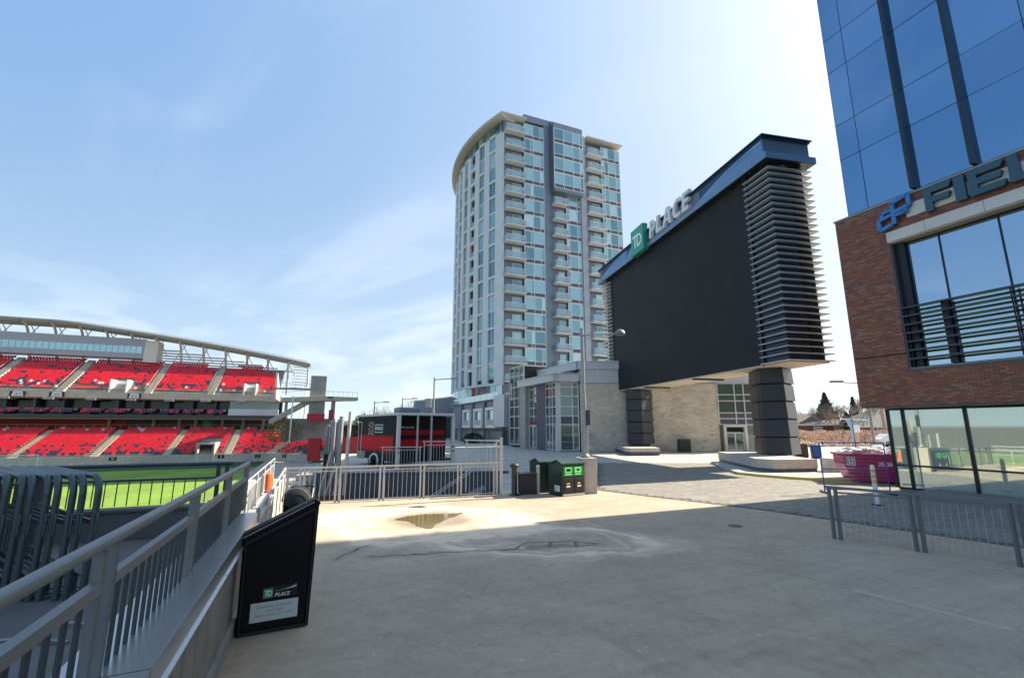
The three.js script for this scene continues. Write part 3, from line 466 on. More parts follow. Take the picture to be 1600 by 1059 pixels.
  const teal = std([.035, .10, .145], .4, .2);
  const F = [[0, 0], [.26, 0], [.26, .29], [.84, .29], [.9, .43], [.9, .47], [.26, .47], [.26, .64], [.9, .64], [1, .78], [1, .84], [0, .84]], E = [[0, 0], [.92, 0], [1, .14], [1, .19], [.24, .19], [.24, .33], [.86, .33], [.93, .46], [.93, .51], [.24, .51], [.24, .65], [.92, .65], [1, .78], [1, .84], [0, .84]], I = [[0, 0], [1, 0], [1, .84], [0, .84]], Lt = [[0, 0], [.95, 0], [1, .16], [1, .2], [.3, .2], [.3, .84], [0, .84]];
  part('letter', letter(F, 3.08, .76), teal, t); part('letter', letter(I, 3.90, .26), teal, t); part('letter', letter(E, 4.26, .84), teal, t); part('letter', letter(Lt, 5.20, .76), teal, t);
  const lb = std([.05, .21, .48], .35, .2), seg = (a, b, w = .12) => { const [x0, y0] = a, [x1, y1] = b; const ang = Math.atan2(y1 - y0, x1 - x0), c = Math.cos(ang) * w / 2, s = Math.sin(ang) * w / 2; return letter([[x0 - c + s, y0 - s - c], [x1 + c + s, y1 + s - c], [x1 + c - s, y1 + s + c], [x0 - c - s, y0 - s + c]].map(p => [p[0], p[1]]), 0, 1); };
  const q = (x, y) => [1.56 + x, y];
  part('emblem', [seg(q(.55, .06), q(.55, .72)), seg(q(.55, .78), q(1.0, .90)), seg(q(1.06, .84), q(1.06, .56)), seg(q(.68, .44), q(1.0, .50)), seg(q(.68, .30), q(.92, .32), .1), seg(q(.93, .32), q(.93, .42), .1), seg(q(.42, .0), q(.12, -.08)), seg(q(.06, -.02), q(.06, .22)), seg(q(.12, .30), q(.42, .36), .11), seg(q(.2, .52), q(.42, .54), .1), seg(q(.19, .42), q(.19, .5), .1)], lb, t);
  // recessed ground-floor glazing with a room behind it
  const gx = 1.30, gz = [.17, .67, 2.5, 4.33, 6.16, 8.0, 9.8, 11.6, 13.4], tr = .94, gb = .12;
  for (let i = 0; i + 1 < gz.length; i++) for (const [a, b] of [[gb, tr], [tr, yb - .06]]) part('pane', BB(gx - .006, gx + .006, a + .03, b - .03, gz[i] + .04, gz[i + 1] - .04), GL.shop, t);
  for (const z of gz) part('mullion', BB(gx - .07, gx + .07, gb, yb - .06, z - .04, z + .04), M.mullionDark, t);
  for (const y of [gb, tr, yb - .09]) part('transom', BB(gx - .06, gx + .06, y - .03, y + .03, .21, 13.4), M.mullionDark, t);
  for (let j = 0; j < 3; j++) part('pane', BB(gx + .1 + j * 1.9, gx + 1.95 + j * 1.9, gb, yb - .07, .16, .172), GL.shop, t);
  part('interior_wall', [BB(gx + 5.5, gx + 5.6, 0, yb - .1, .3, 20), BB(gx, gx + 5.5, 0, .1, .2, 20), BB(gx + .1, gx + 5.5, 0, yb - .1, 20, 20.1)], M.concMid, t);
  const cur = []; for (let i = 0; i < 26; i++) cur.push(rod([gx + .45 + .04 * Math.sin(i * 1.9), .12, .22 + i * .065], [gx + .45 + .04 * Math.sin(i * 1.9), yb - .12, .22 + i * .065], .045, 7));
  part('curtain', cur, std([.42, .46, .28], .9), t); const cu2 = []; for (let i = 0; i < 90; i++) cu2.push(rod([gx + .75 + .05 * Math.sin(i * 1.7), .9, 2.0 + i * .12], [gx + .75 + .05 * Math.sin(i * 1.7), yb - .12, 2.0 + i * .12], .085, 6)); part('curtain', cu2, std([.62, .62, .55], .9), t);
  solo('granite_plinth', [RB(.1, 1.15, 0, .26, 1.3, 14, .02)], std([.30, .27, .26], .7, 0, { map: rep(tConc, .5) }), 'low speckled stone plinth in front of the ground floor glazing', 'plinth', [12.8, .004, -17.07], TH);
}
// ---------- big outdoor screen ----------
{
  const t = thing('outdoor_screen', 'huge dark outdoor video screen on two panelled columns with louvred ends and blue header', 'video screen', [14.6, -.235, -26.29], rad(12)); t.scale.setScalar(1.1);
  const y0 = 5.5, y1 = 16.25, L = 18.3;
  const led = noiseMap(1024, (x, y) => { const mx = Math.floor(x * 6), my = Math.floor(y * 6), sx = (x * 6) % 1, sy = (y * 6) % 1, seam = Math.min(sx, sy) < .018 ? .7 : 1, tone = (.94 + .12 * PERM[mx * 37 + my * 101 + 5]) * seam; const g = (Math.floor(x * 256) % 2 ? 1 : .86) * (Math.floor(y * 256) % 2 ? 1 : .86); return tone * (.029 + .006 * (fbm(x * 5, y * 5, 4, 5) - .5)) * g; });
  part('screen_panel', BB(-.06, .06, y0, y1, -L, -.10), new THREE.MeshPhysicalMaterial({ color: col(.85, .9, .92), roughness: .6, specularIntensity: .4, map: rep(led, 5.4) }), t);
  part('screen_edge', BB(-.12, .10, y0 - .05, y1, -.10, .02), M.navy, t); part('screen_edge', BB(-.12, .1, y0 - .05, y1, -L - .08, -L), M.navy, t);
  part('cabinet', [BB(.06, 2.15, y0 + .02, y1, -L, -.1)], M.blackMatte, t);
  part('soffit', [BB(-.08, 2.2, y0 - .06, y0 + .015, -L - 1.7, 1.72), ], M.tan, t);
  for (const z of [-6.2, -12.8]) part('soffit_clamp', BB(-.05, 2.1, y0 - .16, y0 - .065, z - .35, z), M.steelDark, t);
  // louvred ends
  const U = ready([BB(-.28, -.06, 0, .038, -.06, 1.9), BB(-.06, 2.40, 0, .038, 1.68, 1.9), BB(2.18, 2.40, 0, .038, -.06, 1.68)]);
  const U2 = ready([BB(-.28, -.06, 0, .038, -L - 1.9, -L + .02), BB(-.06, 2.40, 0, .038, -L - 1.9, -L - 1.68), BB(2.18, 2.40, 0, .038, -L - 1.68, -L)]);
  for (let k = 0; k < 31; k++) { const y = y0 + .02 + k * .340; part('louver', U, M.louver, t).position.y = y; part('louver', U2, M.louver, t).position.y = y; }
  part('end_core', [BB(.0, .06, y0, y1 - .2, .03, 1.60), BB(.06, 1.25, y0, y1 - .2, 1.54, 1.60)], M.navy, t);
  part('end_core', [BB(.06, 2.1, y0, y1 - .2, -L - 1.45, -L - .1)], M.navy, t);
  const lat = []; for (let k = 0; k < 7; k++) lat.push(BB(1.28 + k * .125, 1.28 + k * .125 + .07, y0, y1 - .2, 1.48, 1.60)); for (let k = 0; k < 62; k++) if (rnd() > .30) lat.push(BB(1.2 + rnd() * .35, 1.6 + rnd() * .5, y0 + k * .175, y0 + k * .175 + .12, 1.22, 1.28)); lat.push(BB(2.0, 2.12, y0, y1, 1.0, 1.42), BB(2.0, 2.12, y0, y1, .1, .3));
  part('end_lattice', lat, M.steelDark, t);
  // header
  const hb = 16.12;
  part('header_fascia', [BB(-.38, 2.5, hb + .36, hb + 1.26, -L - 2.0, 1.8)], M.slateBlue, t);
  part('header_flange', [BB(-.52, 2.62, hb, hb + .36, -L - 2.15, 2.08)], std([.20, .32, .48], .4, .35, { map: rep(tPanel, 3) }), t);
  part('header_cap', [BB(-.46, 2.52, hb + 1.26, hb + 1.36, -L - 2.05, 1.9), BB(-.54, 2.6, hb + 1.36, hb + 1.43, -L - 2.15, 2.0)], M.navy, t);
  part('header_soffit', BB(-.48, 2.58, hb - .03, hb - .003, -L - 2.1, 2.04), M.steelDark, t);
  const art = (w, h) => print(w, h, 130, (x, W, Hh) => { x.fillStyle = '#4f7eb4'; x.fillRect(0, 0, W, Hh); x.fillStyle = '#27456e'; x.beginPath(); x.moveTo(0, 0); x.lineTo(W * .85, 0); x.quadraticCurveTo(W * .4, Hh * .2, 0, Hh * .82); x.fill(); x.strokeStyle = '#9cc0e4'; x.lineWidth = Hh * .03; for (let i = 0; i < 3; i++) { x.beginPath(); x.moveTo(0, Hh * (.95 - i * .06)); x.bezierCurveTo(W * .3, Hh * (.5 - i * .1), W * .6, Hh * .12, W * .98, Hh * (.1 + i * .04)); x.stroke(); } x.lineWidth = Hh * .012; for (let i = 0; i < 70; i++) { const a = W * (.12 + i * .0125); x.beginPath(); x.moveTo(a, Hh * .9); x.lineTo(a + W * .02, Hh * (.72 - i * .008)); x.stroke(); } for (let i = 0; i < 7; i++) { x.beginPath(); x.moveTo(W * .1, Hh * (.9 - i * .03)); x.lineTo(W * .97, Hh * (.88 - i * .11)); x.stroke(); } });
  const am = art(5.6, .96), am2 = art(3.8, .96);
  plate('header_artwork', 5.6, .86, am, t, [-.386, hb + .81, -1.0], -Math.PI / 2); plate('header_artwork', 1.4, .86, am2, t, [-.386, hb + .81, -13.5], -Math.PI / 2); plate('header_artwork', 5.2, .86, am, t, [-.386, hb + .81, -17.0], -Math.PI / 2);
  const td = part('logo_box', RB(-.85, -.40, hb - .12, hb + 2.02, -12.5, -10.45, .03), std([.03, .30, .20], .4), t);
  const tdm = print(2, 2.1, 180, (x, w, h) => { x.fillStyle = '#46a58e'; x.fillRect(0, 0, w, h); x.strokeStyle = '#f2f7f5'; x.lineWidth = w * .085; x.beginPath(); x.moveTo(w * .14, h * .3); x.lineTo(w * .5, h * .3); x.moveTo(w * .34, h * .3); x.lineTo(w * .34, h * .76); x.moveTo(w * .53, h * .26); x.lineTo(w * .53, h * .72); x.lineTo(w * .6, h * .72); x.quadraticCurveTo(w * .84, h * .71, w * .84, h * .51); x.quadraticCurveTo(w * .84, h * .3, w * .53, h * .3); x.stroke(); });
  plate('logo_face', 1.99, 2.08, tdm, td, [-.856, hb + .95, -11.475], -Math.PI / 2);
  const lm = std([.78, .78, .80], .4, .1); let zz = -9.85;
  for (const ch of 'PLACE') { const g = new TextGeometry(ch, { font, size: 1.28, depth: .26, bevelEnabled: true, bevelSize: .012, bevelThickness: .012, bevelSegments: 1, curveSegments: 6 }); g.computeBoundingBox(); const w = g.boundingBox.max.x - g.boundingBox.min.x; g.translate(-g.boundingBox.min.x, 0, 0); const mm = new THREE.Matrix4().makeShear(0, 0, .14, 0, 0, 0); g.applyMatrix4(new THREE.Matrix4().set(1, .14, 0, 0, 0, 1, 0, 0, 0, 0, 1, 0, 0, 0, 0, 1)); g.rotateY(-Math.PI / 2); g.translate(-.42, hb + .42, zz); zz += w + .17; part('letter', g, lm, t); }
  // columns (plan taken relative to the screen's own origin)
  const wl = (x, z) => { const a = rad(12), dx = x - 13.27, dz = z + 23.9; return [dx * Math.cos(a) - dz * Math.sin(a), dx * Math.sin(a) + dz * Math.cos(a)]; };
  const plan = [[13.38, -25.3], [13.33, -24.71], [14.29, -24.19], [15.42, -25.26], [15.2, -26.7], [13.9, -27.0]].map(p => wl(...p));
  const scalePoly = (pl, k) => { const c = pl.reduce((a, p) => [a[0] + p[0] / pl.length, a[1] + p[1] / pl.length], [0, 0]); return pl.map(p => [c[0] + (p[0] - c[0]) * k, c[1] + (p[1] - c[1]) * k]); };
  const tap = (pl, ya, yb2, ka, kb) => { const A = scalePoly(pl, ka), Bq = scalePoly(pl, kb), n = pl.length, pos = []; const tri = (a, b, c) => pos.push(...a, ...b, ...c); for (let i = 0; i < n; i++) { const j = (i + 1) % n; const a = [A[i][0], ya, A[i][1]], b = [A[j][0], ya, A[j][1]], c = [Bq[j][0], yb2, Bq[j][1]], d2 = [Bq[i][0], yb2, Bq[i][1]]; tri(a, b, c); tri(a, c, d2); } for (let i = 1; i + 1 < n; i++) { tri([A[0][0], ya, A[0][1]], [A[i + 1][0], ya, A[i + 1][1]], [A[i][0], ya, A[i][1]]); tri([Bq[0][0], yb2, Bq[0][1]], [Bq[i][0], yb2, Bq[i][1]], [Bq[i + 1][0], yb2, Bq[i + 1][1]]); } const g = new THREE.BufferGeometry(); g.setAttribute('position', new THREE.Float32BufferAttribute(pos, 3)); g.setAttribute('uv', new THREE.Float32BufferAttribute(new Float32Array(pos.length / 3 * 2), 2)); g.computeVertexNormals(); return g; };
  for (const [ox, oz, k] of [[0, 0, 1], [-.45, -14.9, 1.1]]) {
    const pl = scalePoly(plan.map(p => [p[0] + ox, p[1] + oz]), k);
    const c = part('column', [tap(pl, .98, y0 - .06, .93, .93)], M.blackMatte, t);
    for (let i = 0; i < 5; i++) { const a = .92 + i * .925; part('cladding_panel', tap(pl, a, a + .84, 1.03, .985), M.panelDark, c); }
    part('base_plate', [tap(pl, .64, .93, .72, .72)], M.steelDark, c);
  }
}
{
  const mk = (name, label, pts, h) => { const c = pts.reduce((a, p) => [a[0] + p[0] / pts.length, a[1] + p[1] / pts.length], [0, 0]), t = thing(name, label, 'concrete base', [c[0], 0, c[1]], 0); const q = pts.map(p => [p[0] - c[0], p[1] - c[1]]); part('plinth', poly(q.map(p => [p[0] * .985, p[1] * .985]), 0, .30), M.slate, t); part('cap', poly(q, .30, h), M.concLight, t); };
  mk('column_base', 'beige concrete base with dark plinth under the right screen column', [[12.45, -24.2], [12.95, -23.45], [15.3, -23.8], [15.9, -30.6], [13.4, -30.8]], .74);
  mk('column_base', 'concrete base under the far left screen column', [[9.5, -39.4], [9.7, -38.8], [12.2, -39.0], [13.0, -46.8], [10.0, -47.2]], .6);
  for (const [i, p] of [[0, [16.5, 0, -24.0]], [1, [17.95, 0, -23.85]]]) { solo('barrier_block', RB(-.7, .7, 0, .78, -.4, .4, .03), M.concLight, i ? 'beige concrete barrier block behind the blue fence panel and dumpster' : 'beige concrete barrier block butted to the right column base', 'concrete block', p, rad(4)); }
}
// ---------- pavilion with masonry hall ----------
// frame helper: geometry is written along +x (run), +y up, +z out of the wall, then turned and moved
function fr(g, ang, x, z, y = 0) { EU.set(0, ang, 0); g.applyMatrix4(M4.compose(V(x, y, z), QT.setFromEuler(EU), V(1, 1, 1))); return g; }
{
  const t = thing('retail_pavilion', 'glass fronted corner pavilion joined to a beige masonry hall behind the screen', 'building', [4.44, 0, -45.3]);
  // left wall runs away along the common axis; local run s >= 0 goes away, out = towards the left
  const LW = (s0, s1, y0, y1, d0 = 0, d1 = .1) => fr(BB(-s1, -s0, y0, y1, d0, d1), TH - Math.PI / 2, 0, 0);
  const FW = (x0, x1, y0, y1, d0 = 0, d1 = .1) => BB(x0, x1, y0, y1, d0, d1);
  const pav = GL.pavilion; let pi = 0;
  const grid = (W, sx, sy, name = 'window', spand = []) => { // window with frame and panes
    const f = []; for (const s of sx) f.push(W(s - .05, s + .05, sy[0], sy[sy.length - 1], -.04, .08)); for (const y of sy) for (let i = 0; i + 1 < sx.length; i++) f.push(W(sx[i] + .05, sx[i + 1] - .05, y - .045, y + .045, -.04, .06));
    const w = part(name, f, M.mullion, t);
    for (let i = 0; i + 1 < sx.length; i++) for (let j = 0; j + 1 < sy.length; j++) part(spand.includes(j) ? 'spandrel' : 'pane', W(sx[i] + .05, sx[i + 1] - .05, sy[j] + .045, sy[j + 1] - .045, -.02, .015), spand.includes(j) ? M.slate : pav[(pi++ * 5 + j) % 3], w);
  };
  part('corner_post', [W0 && FW(-.18, .22, 0, 6.62, -.3, .12)], M.offwhite, t);
  grid(FW, [.25, 1.45, 2.02], [.1, 2.55, 3.35, 4.25, 5.25, 6.15, 6.6], 'window', [1]);
  grid(LW, [.22, .95, 1.6, 2.45], [.1, 2.55, 3.35, 4.25, 5.25, 6.15, 6.6], 'window', [1]);
  part('door', [LW(.3, .36, .05, 2.4, .08, .12), LW(.92, .98, .05, 2.4, .08, .12), LW(.36, .92, 2.34, 2.4, .08, .12)], M.white, t);
  part('slate_panel', LW(2.5, 4.5, 0, 7.0, -.1, .14), M.slate, t);
  grid(LW, [4.55, 5.3, 6.4], [.1, 2.5, 3.4, 4.3, 5.2, 6.3, 6.75], 'window', [1]);
  { const d = part('door', [LW(4.62, 4.70, .05, 2.4, .08, .13), LW(5.4, 5.5, .05, 2.4, .08, .13), LW(6.25, 6.33, .05, 2.4, .08, .13), LW(4.7, 6.25, 2.32, 2.4, .08, .13)], M.white, t); part('handle', [LW(5.36, 5.39, .9, 1.4, .13, .16)], M.galv, d); }
  part('door_sign', LW(4.7, 6.2, 2.55, 2.85, .09, .12), M.redDark, t);
  part('pier', LW(6.45, 7.9, 0, 7.2, -.3, .55), conc([.52, .47, .40], 2), t);
  grid(LW, [7.95, 9.3, 10.7, 12.1], [.3, 2.2, 3.5, 4.6, 5.6, 6.9, 8.2, 9.3], 'window', []);
  part('lower_roof', [LW(-.6, 8.2, 6.68, 7.36, -2.5, .75), FW(-.6, 2.1, 6.66, 7.34, -4, .62)], M.metalPanel, t);
  part('roof_edge', [LW(-.7, 8.3, 7.37, 7.44, -2.5, .85), FW(-.7, 2.1, 7.37, 7.44, -4, .72)], M.offwhite, t);
  part('core', [FW(.2, 2.1, 0.05, 6.6, -3.5, -.1), LW(.3, 12, .05, 6.55, -3.5, -.12), LW(8, 12.1, 6.6, 9.2, -3.5, -.2)], M.blackMatte, t);
  // masonry hall
  const back = BB(2.2, 21, 0, 6.5, -14, -.02);
  const hall = part('masonry_wall', [BB(2.2, 15.6, 0, 6.52, -14, 0), BB(21.2, 21.5, 0, 6.52, -14, 0), BB(15.6, 21.2, 0, 6.52, -14, -.25)], std([.44, .39, .32], .95, 0, { map: rep(tConc, 2) }), t);
  { const bw = .45, bh = .2, o = new THREE.Object3D(), ms = [], cs = []; for (let j = 0; j < 32; j++) for (let i = 0; i < 31; i++) { const x0 = Math.max(2.2, 2.2 + i * bw - (j % 2) * bw / 2), x1 = Math.min(15.6, 2.2 + i * bw - (j % 2) * bw / 2 + bw); if (x1 - x0 < .05) continue; o.position.set((x0 + x1) / 2, .06 + (j + .5) * bh, .004); o.scale.set(x1 - x0 - .014, bh - .014, .025); o.updateMatrix(); ms.push(o.matrix.clone()); const e = rr(.88, 1.08) * (fbm(x0 * .7 + 3, j * .3 + 7, 3, 256) * .5 + .75) * (rnd() > .96 ? .78 : 1); cs.push(col(.66 * e, .58 * e, .465 * e)); }
    inst('block', new THREE.BoxGeometry(1, 1, 1), std([1, 1, 1], .92), ms, cs, hall); }
  part('wall_base', BB(2.2, 15.6, 0, .06, .0, .05), M.concLight, t);
  const mp = part('metal_band', [BB(2.3, 21.5, 6.54, 7.9, -14, -.05)], M.metalPanel, t);
  for (let i = 0; i < 13; i++) part('metal_sheet', BB(2.25 + i * 1.46, 2.25 + i * 1.46 + 1.44, 6.56, 7.88, -.05, -.02), M.metalPanel, mp);
  part('upper_fascia', [BB(2.05, 21.6, 7.9, 8.62, -14, .22), fr(BB(-14, 0, 7.9, 8.62, -1.5, .2), TH - Math.PI / 2, 2.05, -.02)], M.metalPanel, t);
  part('roof_edge', [BB(1.95, 21.7, 8.63, 8.70, -14, .30), fr(BB(-14, 0, 8.63, 8.70, -1.5, .3), TH - Math.PI / 2, 2.05, -.02)], M.offwhite, t);
  // glazed bay of the hall
  grid((a, b, c, d, e, f) => BB(a, b, c, d, e, f), [15.65, 17.3, 18.2, 19.3, 20.2, 21.15], [2.55, 3.1, 3.65, 4.8, 5.4, 6.5], 'window', [0, 1]);
  grid((a, b, c, d, e, f) => BB(a, b, c, d, e, f), [18.2, 19.3, 20.2, 21.15], [.1, 2.5], 'window');
  part('door_surround', [BB(15.9, 16.15, 0, 2.5, 0, .3), BB(17.9, 18.15, 0, 2.5, 0, .3), BB(16.15, 17.9, 2.3, 2.5, 0, .3)], M.offwhite, t);
  { const d = part('door', [BB(16.16, 16.26, .05, 1.8, .02, .08), BB(16.98, 17.08, .05, 1.8, .02, .08), BB(17.78, 17.88, .05, 1.8, .02, .08), BB(16.26, 16.98, 1.7, 1.8, .02, .08), BB(17.08, 17.78, 1.7, 1.8, .02, .08), BB(16.26, 16.98, .05, .2, .02, .08), BB(17.08, 17.78, .05, .2, .02, .08)], M.white, t); for (const [a, b] of [[16.26, 16.98], [17.08, 17.78]]) part('pane', BB(a, b, .2, 1.7, .03, .05), pav[0], d); part('sign', BB(16.3, 17.75, 1.9, 2.2, .03, .1), M.black, d); }
}
// ---------- podium terrace block left of the pavilion ----------
{
  const t = thing('podium_block', 'low dark podium with three white framed square windows at the foot of the tower', 'building', [-.6, 0, -60]);
  const LW = (s0, s1, y0, y1, d0 = 0, d1 = .1) => fr(BB(-s1, -s0, y0, y1, d0, d1), TH - Math.PI / 2, 0, 0);
  part('wall', [LW(-2, 26, 2.0, 5.9, -6, 0), LW(-8, 26, 0, 2.0, -7, -.9)], M.slateBlue, t);
  const stone = part('stone_base', LW(2.5, 25, 0, 1.75, -.9, -.6), M.concMid, t);
  for (const s of [3.6, 9.2, 15.0]) { const w = part('window', [LW(s, s + .45, 2.15, 5.0, .02, .35), LW(s + 3.6, s + 4.05, 2.15, 5.0, .02, .35), LW(s + .45, s + 3.6, 2.15, 2.55, .02, .35), LW(s + .45, s + 3.6, 4.6, 5.0, .02, .35)], M.white, t); for (let i = 0; i < 3; i++) part('pane', LW(s + .5 + i * 1.04, s + 1.48 + i * 1.04, 2.6, 4.55, .02, .06), pick(GL.tower, i), w); part('planter', LW(s + .6, s + 3.4, 2.56, 3.3, .1, .3), M.tan, w); }
  for (const s of [.9, 8.2, 13.9, 19.8]) part('pilaster', LW(s, s + .6, .0, 6.0, .01, .2), M.slate, t);
  part('sign_box', [LW(-1.6, 2.2, 2.3, 6.35, .1, 1.1)], M.metalPanel, t); part('sign_box_frame', [LW(2.21, 2.9, 2.3, 6.2, .02, .5)], M.slate, t);
  part('cornice', [LW(-2, 26, 5.9, 6.1, -6, .25)], M.slate, t);
  for (let i = 0; i < 9; i++) part('parapet_panel', LW(3 + i * 2.5, 3 + i * 2.5 + 2.4, 6.1, 7.0, .05, .1), pick(GL.tower, 3), t);
}
// ---------- residential tower ----------
{
  const t = thing('apartment_tower', 'tall pale apartment tower with a curved white facade, balconies and green blue glass bays', 'apartment tower', [-1.6, 0, -75]);
  const FT = (x0, x1, y0, y1, d0, d1) => fr(BB(x0, x1, y0, y1, d0, d1), TH, 0, 0); // front run, +d towards the plaza
  const fl = k => 54.9 - 3.02 * k, NF = 18;
  const wht = std([.74, .77, .81], .7, 0, { map: rep(tPanel, 6) });
  const lite = M.mullion;
  // bodies
  part('core', [FT(.05, 25.0, 0, 57.2, -24, -.35)], M.slate, t);
  part('pier', [FT(15.85, 17.0, 0, 58.0, -2, .35)], M.violetGrey, t);
  part('dark_panel', [FT(8.1, 9.5, 0, 58.7, -1, .06)], M.slateBlue, t);
  part('roof_slab', [FT(-.8, 4.2, 57.9, 58.12, -8, 1.1), FT(17.2, 25.5, 57.82, 58.05, -12, .9)], M.soffit = std([.47, .46, .43], .7), t);
  part('parapet', [FT(4.05, 9.5, 58.2, 59.5, -1.5, .12), FT(9.5, 15.85, 58.6, 59.3, -6, .5)], M.slateBlue, t);
  part('roof_unit', [FT(12.5, 13.6, 59.3, 60.4, -3, -1.6), FT(10, 17, 58.7, 60.2, -12, -6)], M.metalPanel, t);
  let seed = 0; const gp = () => GL.tower[[0, 1, 2, 0, 1, 0, 3, 2, 1][seed++ % 9] % 4];
  const slabM = std([.62, .64, .66], .75, 0, { map: rep(tPanel, 3) });
  const balc = (x0, x1, y, k, deep = 1.25) => {
    const s = part('balcony', FT(x0, x1, y - .19, y, -.2, deep), slabM, t);
    part('balustrade', [FT(x0 + .05, x1 - .05, y + .12, y + 1.0, deep - .08, deep - .05), FT(x0 + .05, x0 + .08, y + .12, y + 1.0, .2, deep - .08), FT(x1 - .08, x1 - .05, y + .12, y + 1.0, .2, deep - .08)], GL.balcony, s);
    const rp = [FT(x0 + .03, x1 - .03, y + 1.02, y + 1.08, deep - .1, deep - .03)]; for (let i = 0; i <= 3; i++) rp.push(FT(x0 + .04 + (x1 - x0 - .12) * i / 3, x0 + .09 + (x1 - x0 - .12) * i / 3, y, y + 1.02, deep - .12, deep - .085)); part('hand_rail', rp, lite, s);
    const d = part('window', [FT(x0 + (x1 - x0) * .45, x0 + (x1 - x0) * .45 + .08, y, y + 2.4, -.34, -.2), FT(x1 - .5, x1 - .42, y, y + 2.4, -.34, -.2), FT(x0 + (x1 - x0) * .45 + .08, x1 - .5, y + 2.32, y + 2.4, -.34, -.2)], lite, t); part('pane', FT(x0 + (x1 - x0) * .45 + .08, x1 - .5, y + .05, y + 2.32, -.33, -.28), gp(), d);
  };
  const bay = (xs, y, h, out, narrow) => {
    const f = []; for (const x of xs) f.push(FT(x - .05, x + .05, y, y + h - .02, out - .05, out + .06)); for (const yy of [y + .05, y + .78, y + h - .06]) for (let i = 0; i + 1 < xs.length; i++) f.push(FT(xs[i] + .05, xs[i + 1] - .05, yy - .05, yy + .05, out - .05, out + .05));
    const w = part('window', f, lite, t);
    for (let i = 0; i + 1 < xs.length; i++) { part('spandrel', FT(xs[i] + .05, xs[i + 1] - .05, y + .1, y + .73, out - .03, out + .01), M.slate, w); part('pane', FT(xs[i] + .05, xs[i + 1] - .05, y + .83, y + h - .11, out - .03, out + .012), gp(), w); }
  };
  for (let k = 0; k < NF; k++) {
    const y = fl(k); if (y < 1) continue;
    part('balcony_recess', FT(.15, 3.95, y, y + 2.7, -.34, -.30), M.slateBlue, t);
    balc(.15, 4.0, y, k);
    const v = k % 3; bay(v === 0 ? [4.1, 5.9, 7.3, 8.05] : v === 1 ? [4.1, 5.4, 5.95, 8.05] : [4.1, 6.0, 7.4, 8.05], y - .25, 3.0, .05);
    if (k < 4) { /* projecting box below */ } else { balc(9.6, 12.55, y - .35, k, 1.3); part('balcony_recess', FT(9.55, 12.6, y - .3, y + 2.4, -.34, -.3), M.slateBlue, t); bay([12.7, 13.3, 15.0, 15.75], y - .6, 3.0, .02); }
    balc(17.1, 20.7, y - .7, k, 1.25); part('balcony_recess', FT(17.05, 20.7, y - .68, y + 1.9, -.34, -.3), M.slateBlue, t);
    bay([20.8, 21.5, 22.4, 24.1, 25.1], y - .9, 3.0, .05);
    part('slab_edge', FT(20.75, 25.2, y - 1.02, y - .9, -.5, .16), slabM, t);
    // return side of the far corner bay
    part('pane', fr(BB(0, 2.2, y - .8, y + 2.0, -.05, 0), TH + Math.PI / 2, .922 * 25.12, -.386 * 25.12), gp(), t);
  }
  // projecting glass box at the top
  part('glass_box', [FT(9.55, 15.8, fl(4) + 1.9, 58.55, -.3, 1.35)], M.slateBlue, t);
  for (let k = 0; k < 5; k++) { const y = fl(k) - .55 + (k === 4 ? 1.6 : 0); if (k === 4) continue; bay([9.6, 11.6, 13.6, 15.1, 15.75], y, 3.02, 1.40); part('pane', fr(BB(-1.3, -.05, y + .8, y + 2.9, 0, .05), TH - Math.PI / 2, .922 * 9.5 + .386 * .05, -.386 * 9.5 + .05), gp(), t); }
  // curved west face: an arc that starts at the front corner and turns to run straight back
  const Lc = 29.3, ph = rad(24), R = Lc / (2 * Math.sin(ph)), arcL = 2 * R * ph;
  const a0 = rad(22.7) + ph; // first heading, measured to the left of straight ahead
  // position along the arc
  const arc = s => { let x = 0, z = 0; const h0 = a0, k = 1 / R; x = -R * (Math.cos(h0 - s * k) - Math.cos(h0)); z = -R * (Math.sin(h0) - Math.sin(h0 - s * k)); return { x, z, h: h0 - s * k }; };
  const AP = (s, w, y0, y1, d0, d1) => { const p = arc(s); return fr(BB(-w / 2, w / 2, y0, y1, d0, d1), p.h - Math.PI / 2, p.x, p.z); };
  const wall = (s0, s1, y0, y1, d0, d1, n) => { n = n ?? Math.max(1, Math.ceil((s1 - s0) / 1.2)); const a = []; for (let i = 0; i < n; i++) { const w = (s1 - s0) / n; a.push(AP(s0 + w * (i + .5), w + .012, y0, y1, d0, d1)); } return a; };
  const cs = [2.75, 6.05, 9.35, 12.65, 15.95, 19.25, 22.55, 25.85, 28.9], ww = 1.75, yLow = 9.4, yTop = 56.0;
  part('core', wall(.2, arcL, 0, 57.0, -6, -.5), M.slate, t);
  const white = part('facade_pier', cs.map((c, i) => wall(i ? cs[i - 1] + ww / 2 : 0, c - ww / 2, yLow, yTop - 1.2, -.3, .12)).flat(), wht, t);
  const bands = [];
  for (let i = 0; i < cs.length; i++) {
    const c = cs[i], rec = i === 2 || i === 5;
    if (rec) { for (let k = 0; k < NF - 2; k++) { const y = fl(k) - .4; if (y < yLow + .2 || y > 54.4) continue; bands.push(AP(c, ww, y - .35, y + .25, -.3, .10)); const w = part('loggia', AP(c, ww, y + .3, y + 2.6, -.49, -.44), k === 7 && i === 2 ? M.red : M.blackMatte, t); part('balustrade', AP(c, ww - .1, y + .3, y + 1.2, -.05, -.02), GL.balcony, w); } continue; }
    // two-storey and one-storey windows alternate, shifted from column to column
    let y = 55.2 - ((i * 3.02 * 2) % 9.06), stories = (i % 2) ? [1, 2] : [2, 1], n = 0; y += 3.02 * (i % 3 === 0 ? 0 : 0);
    let top = 54.9; let st = (i % 2);
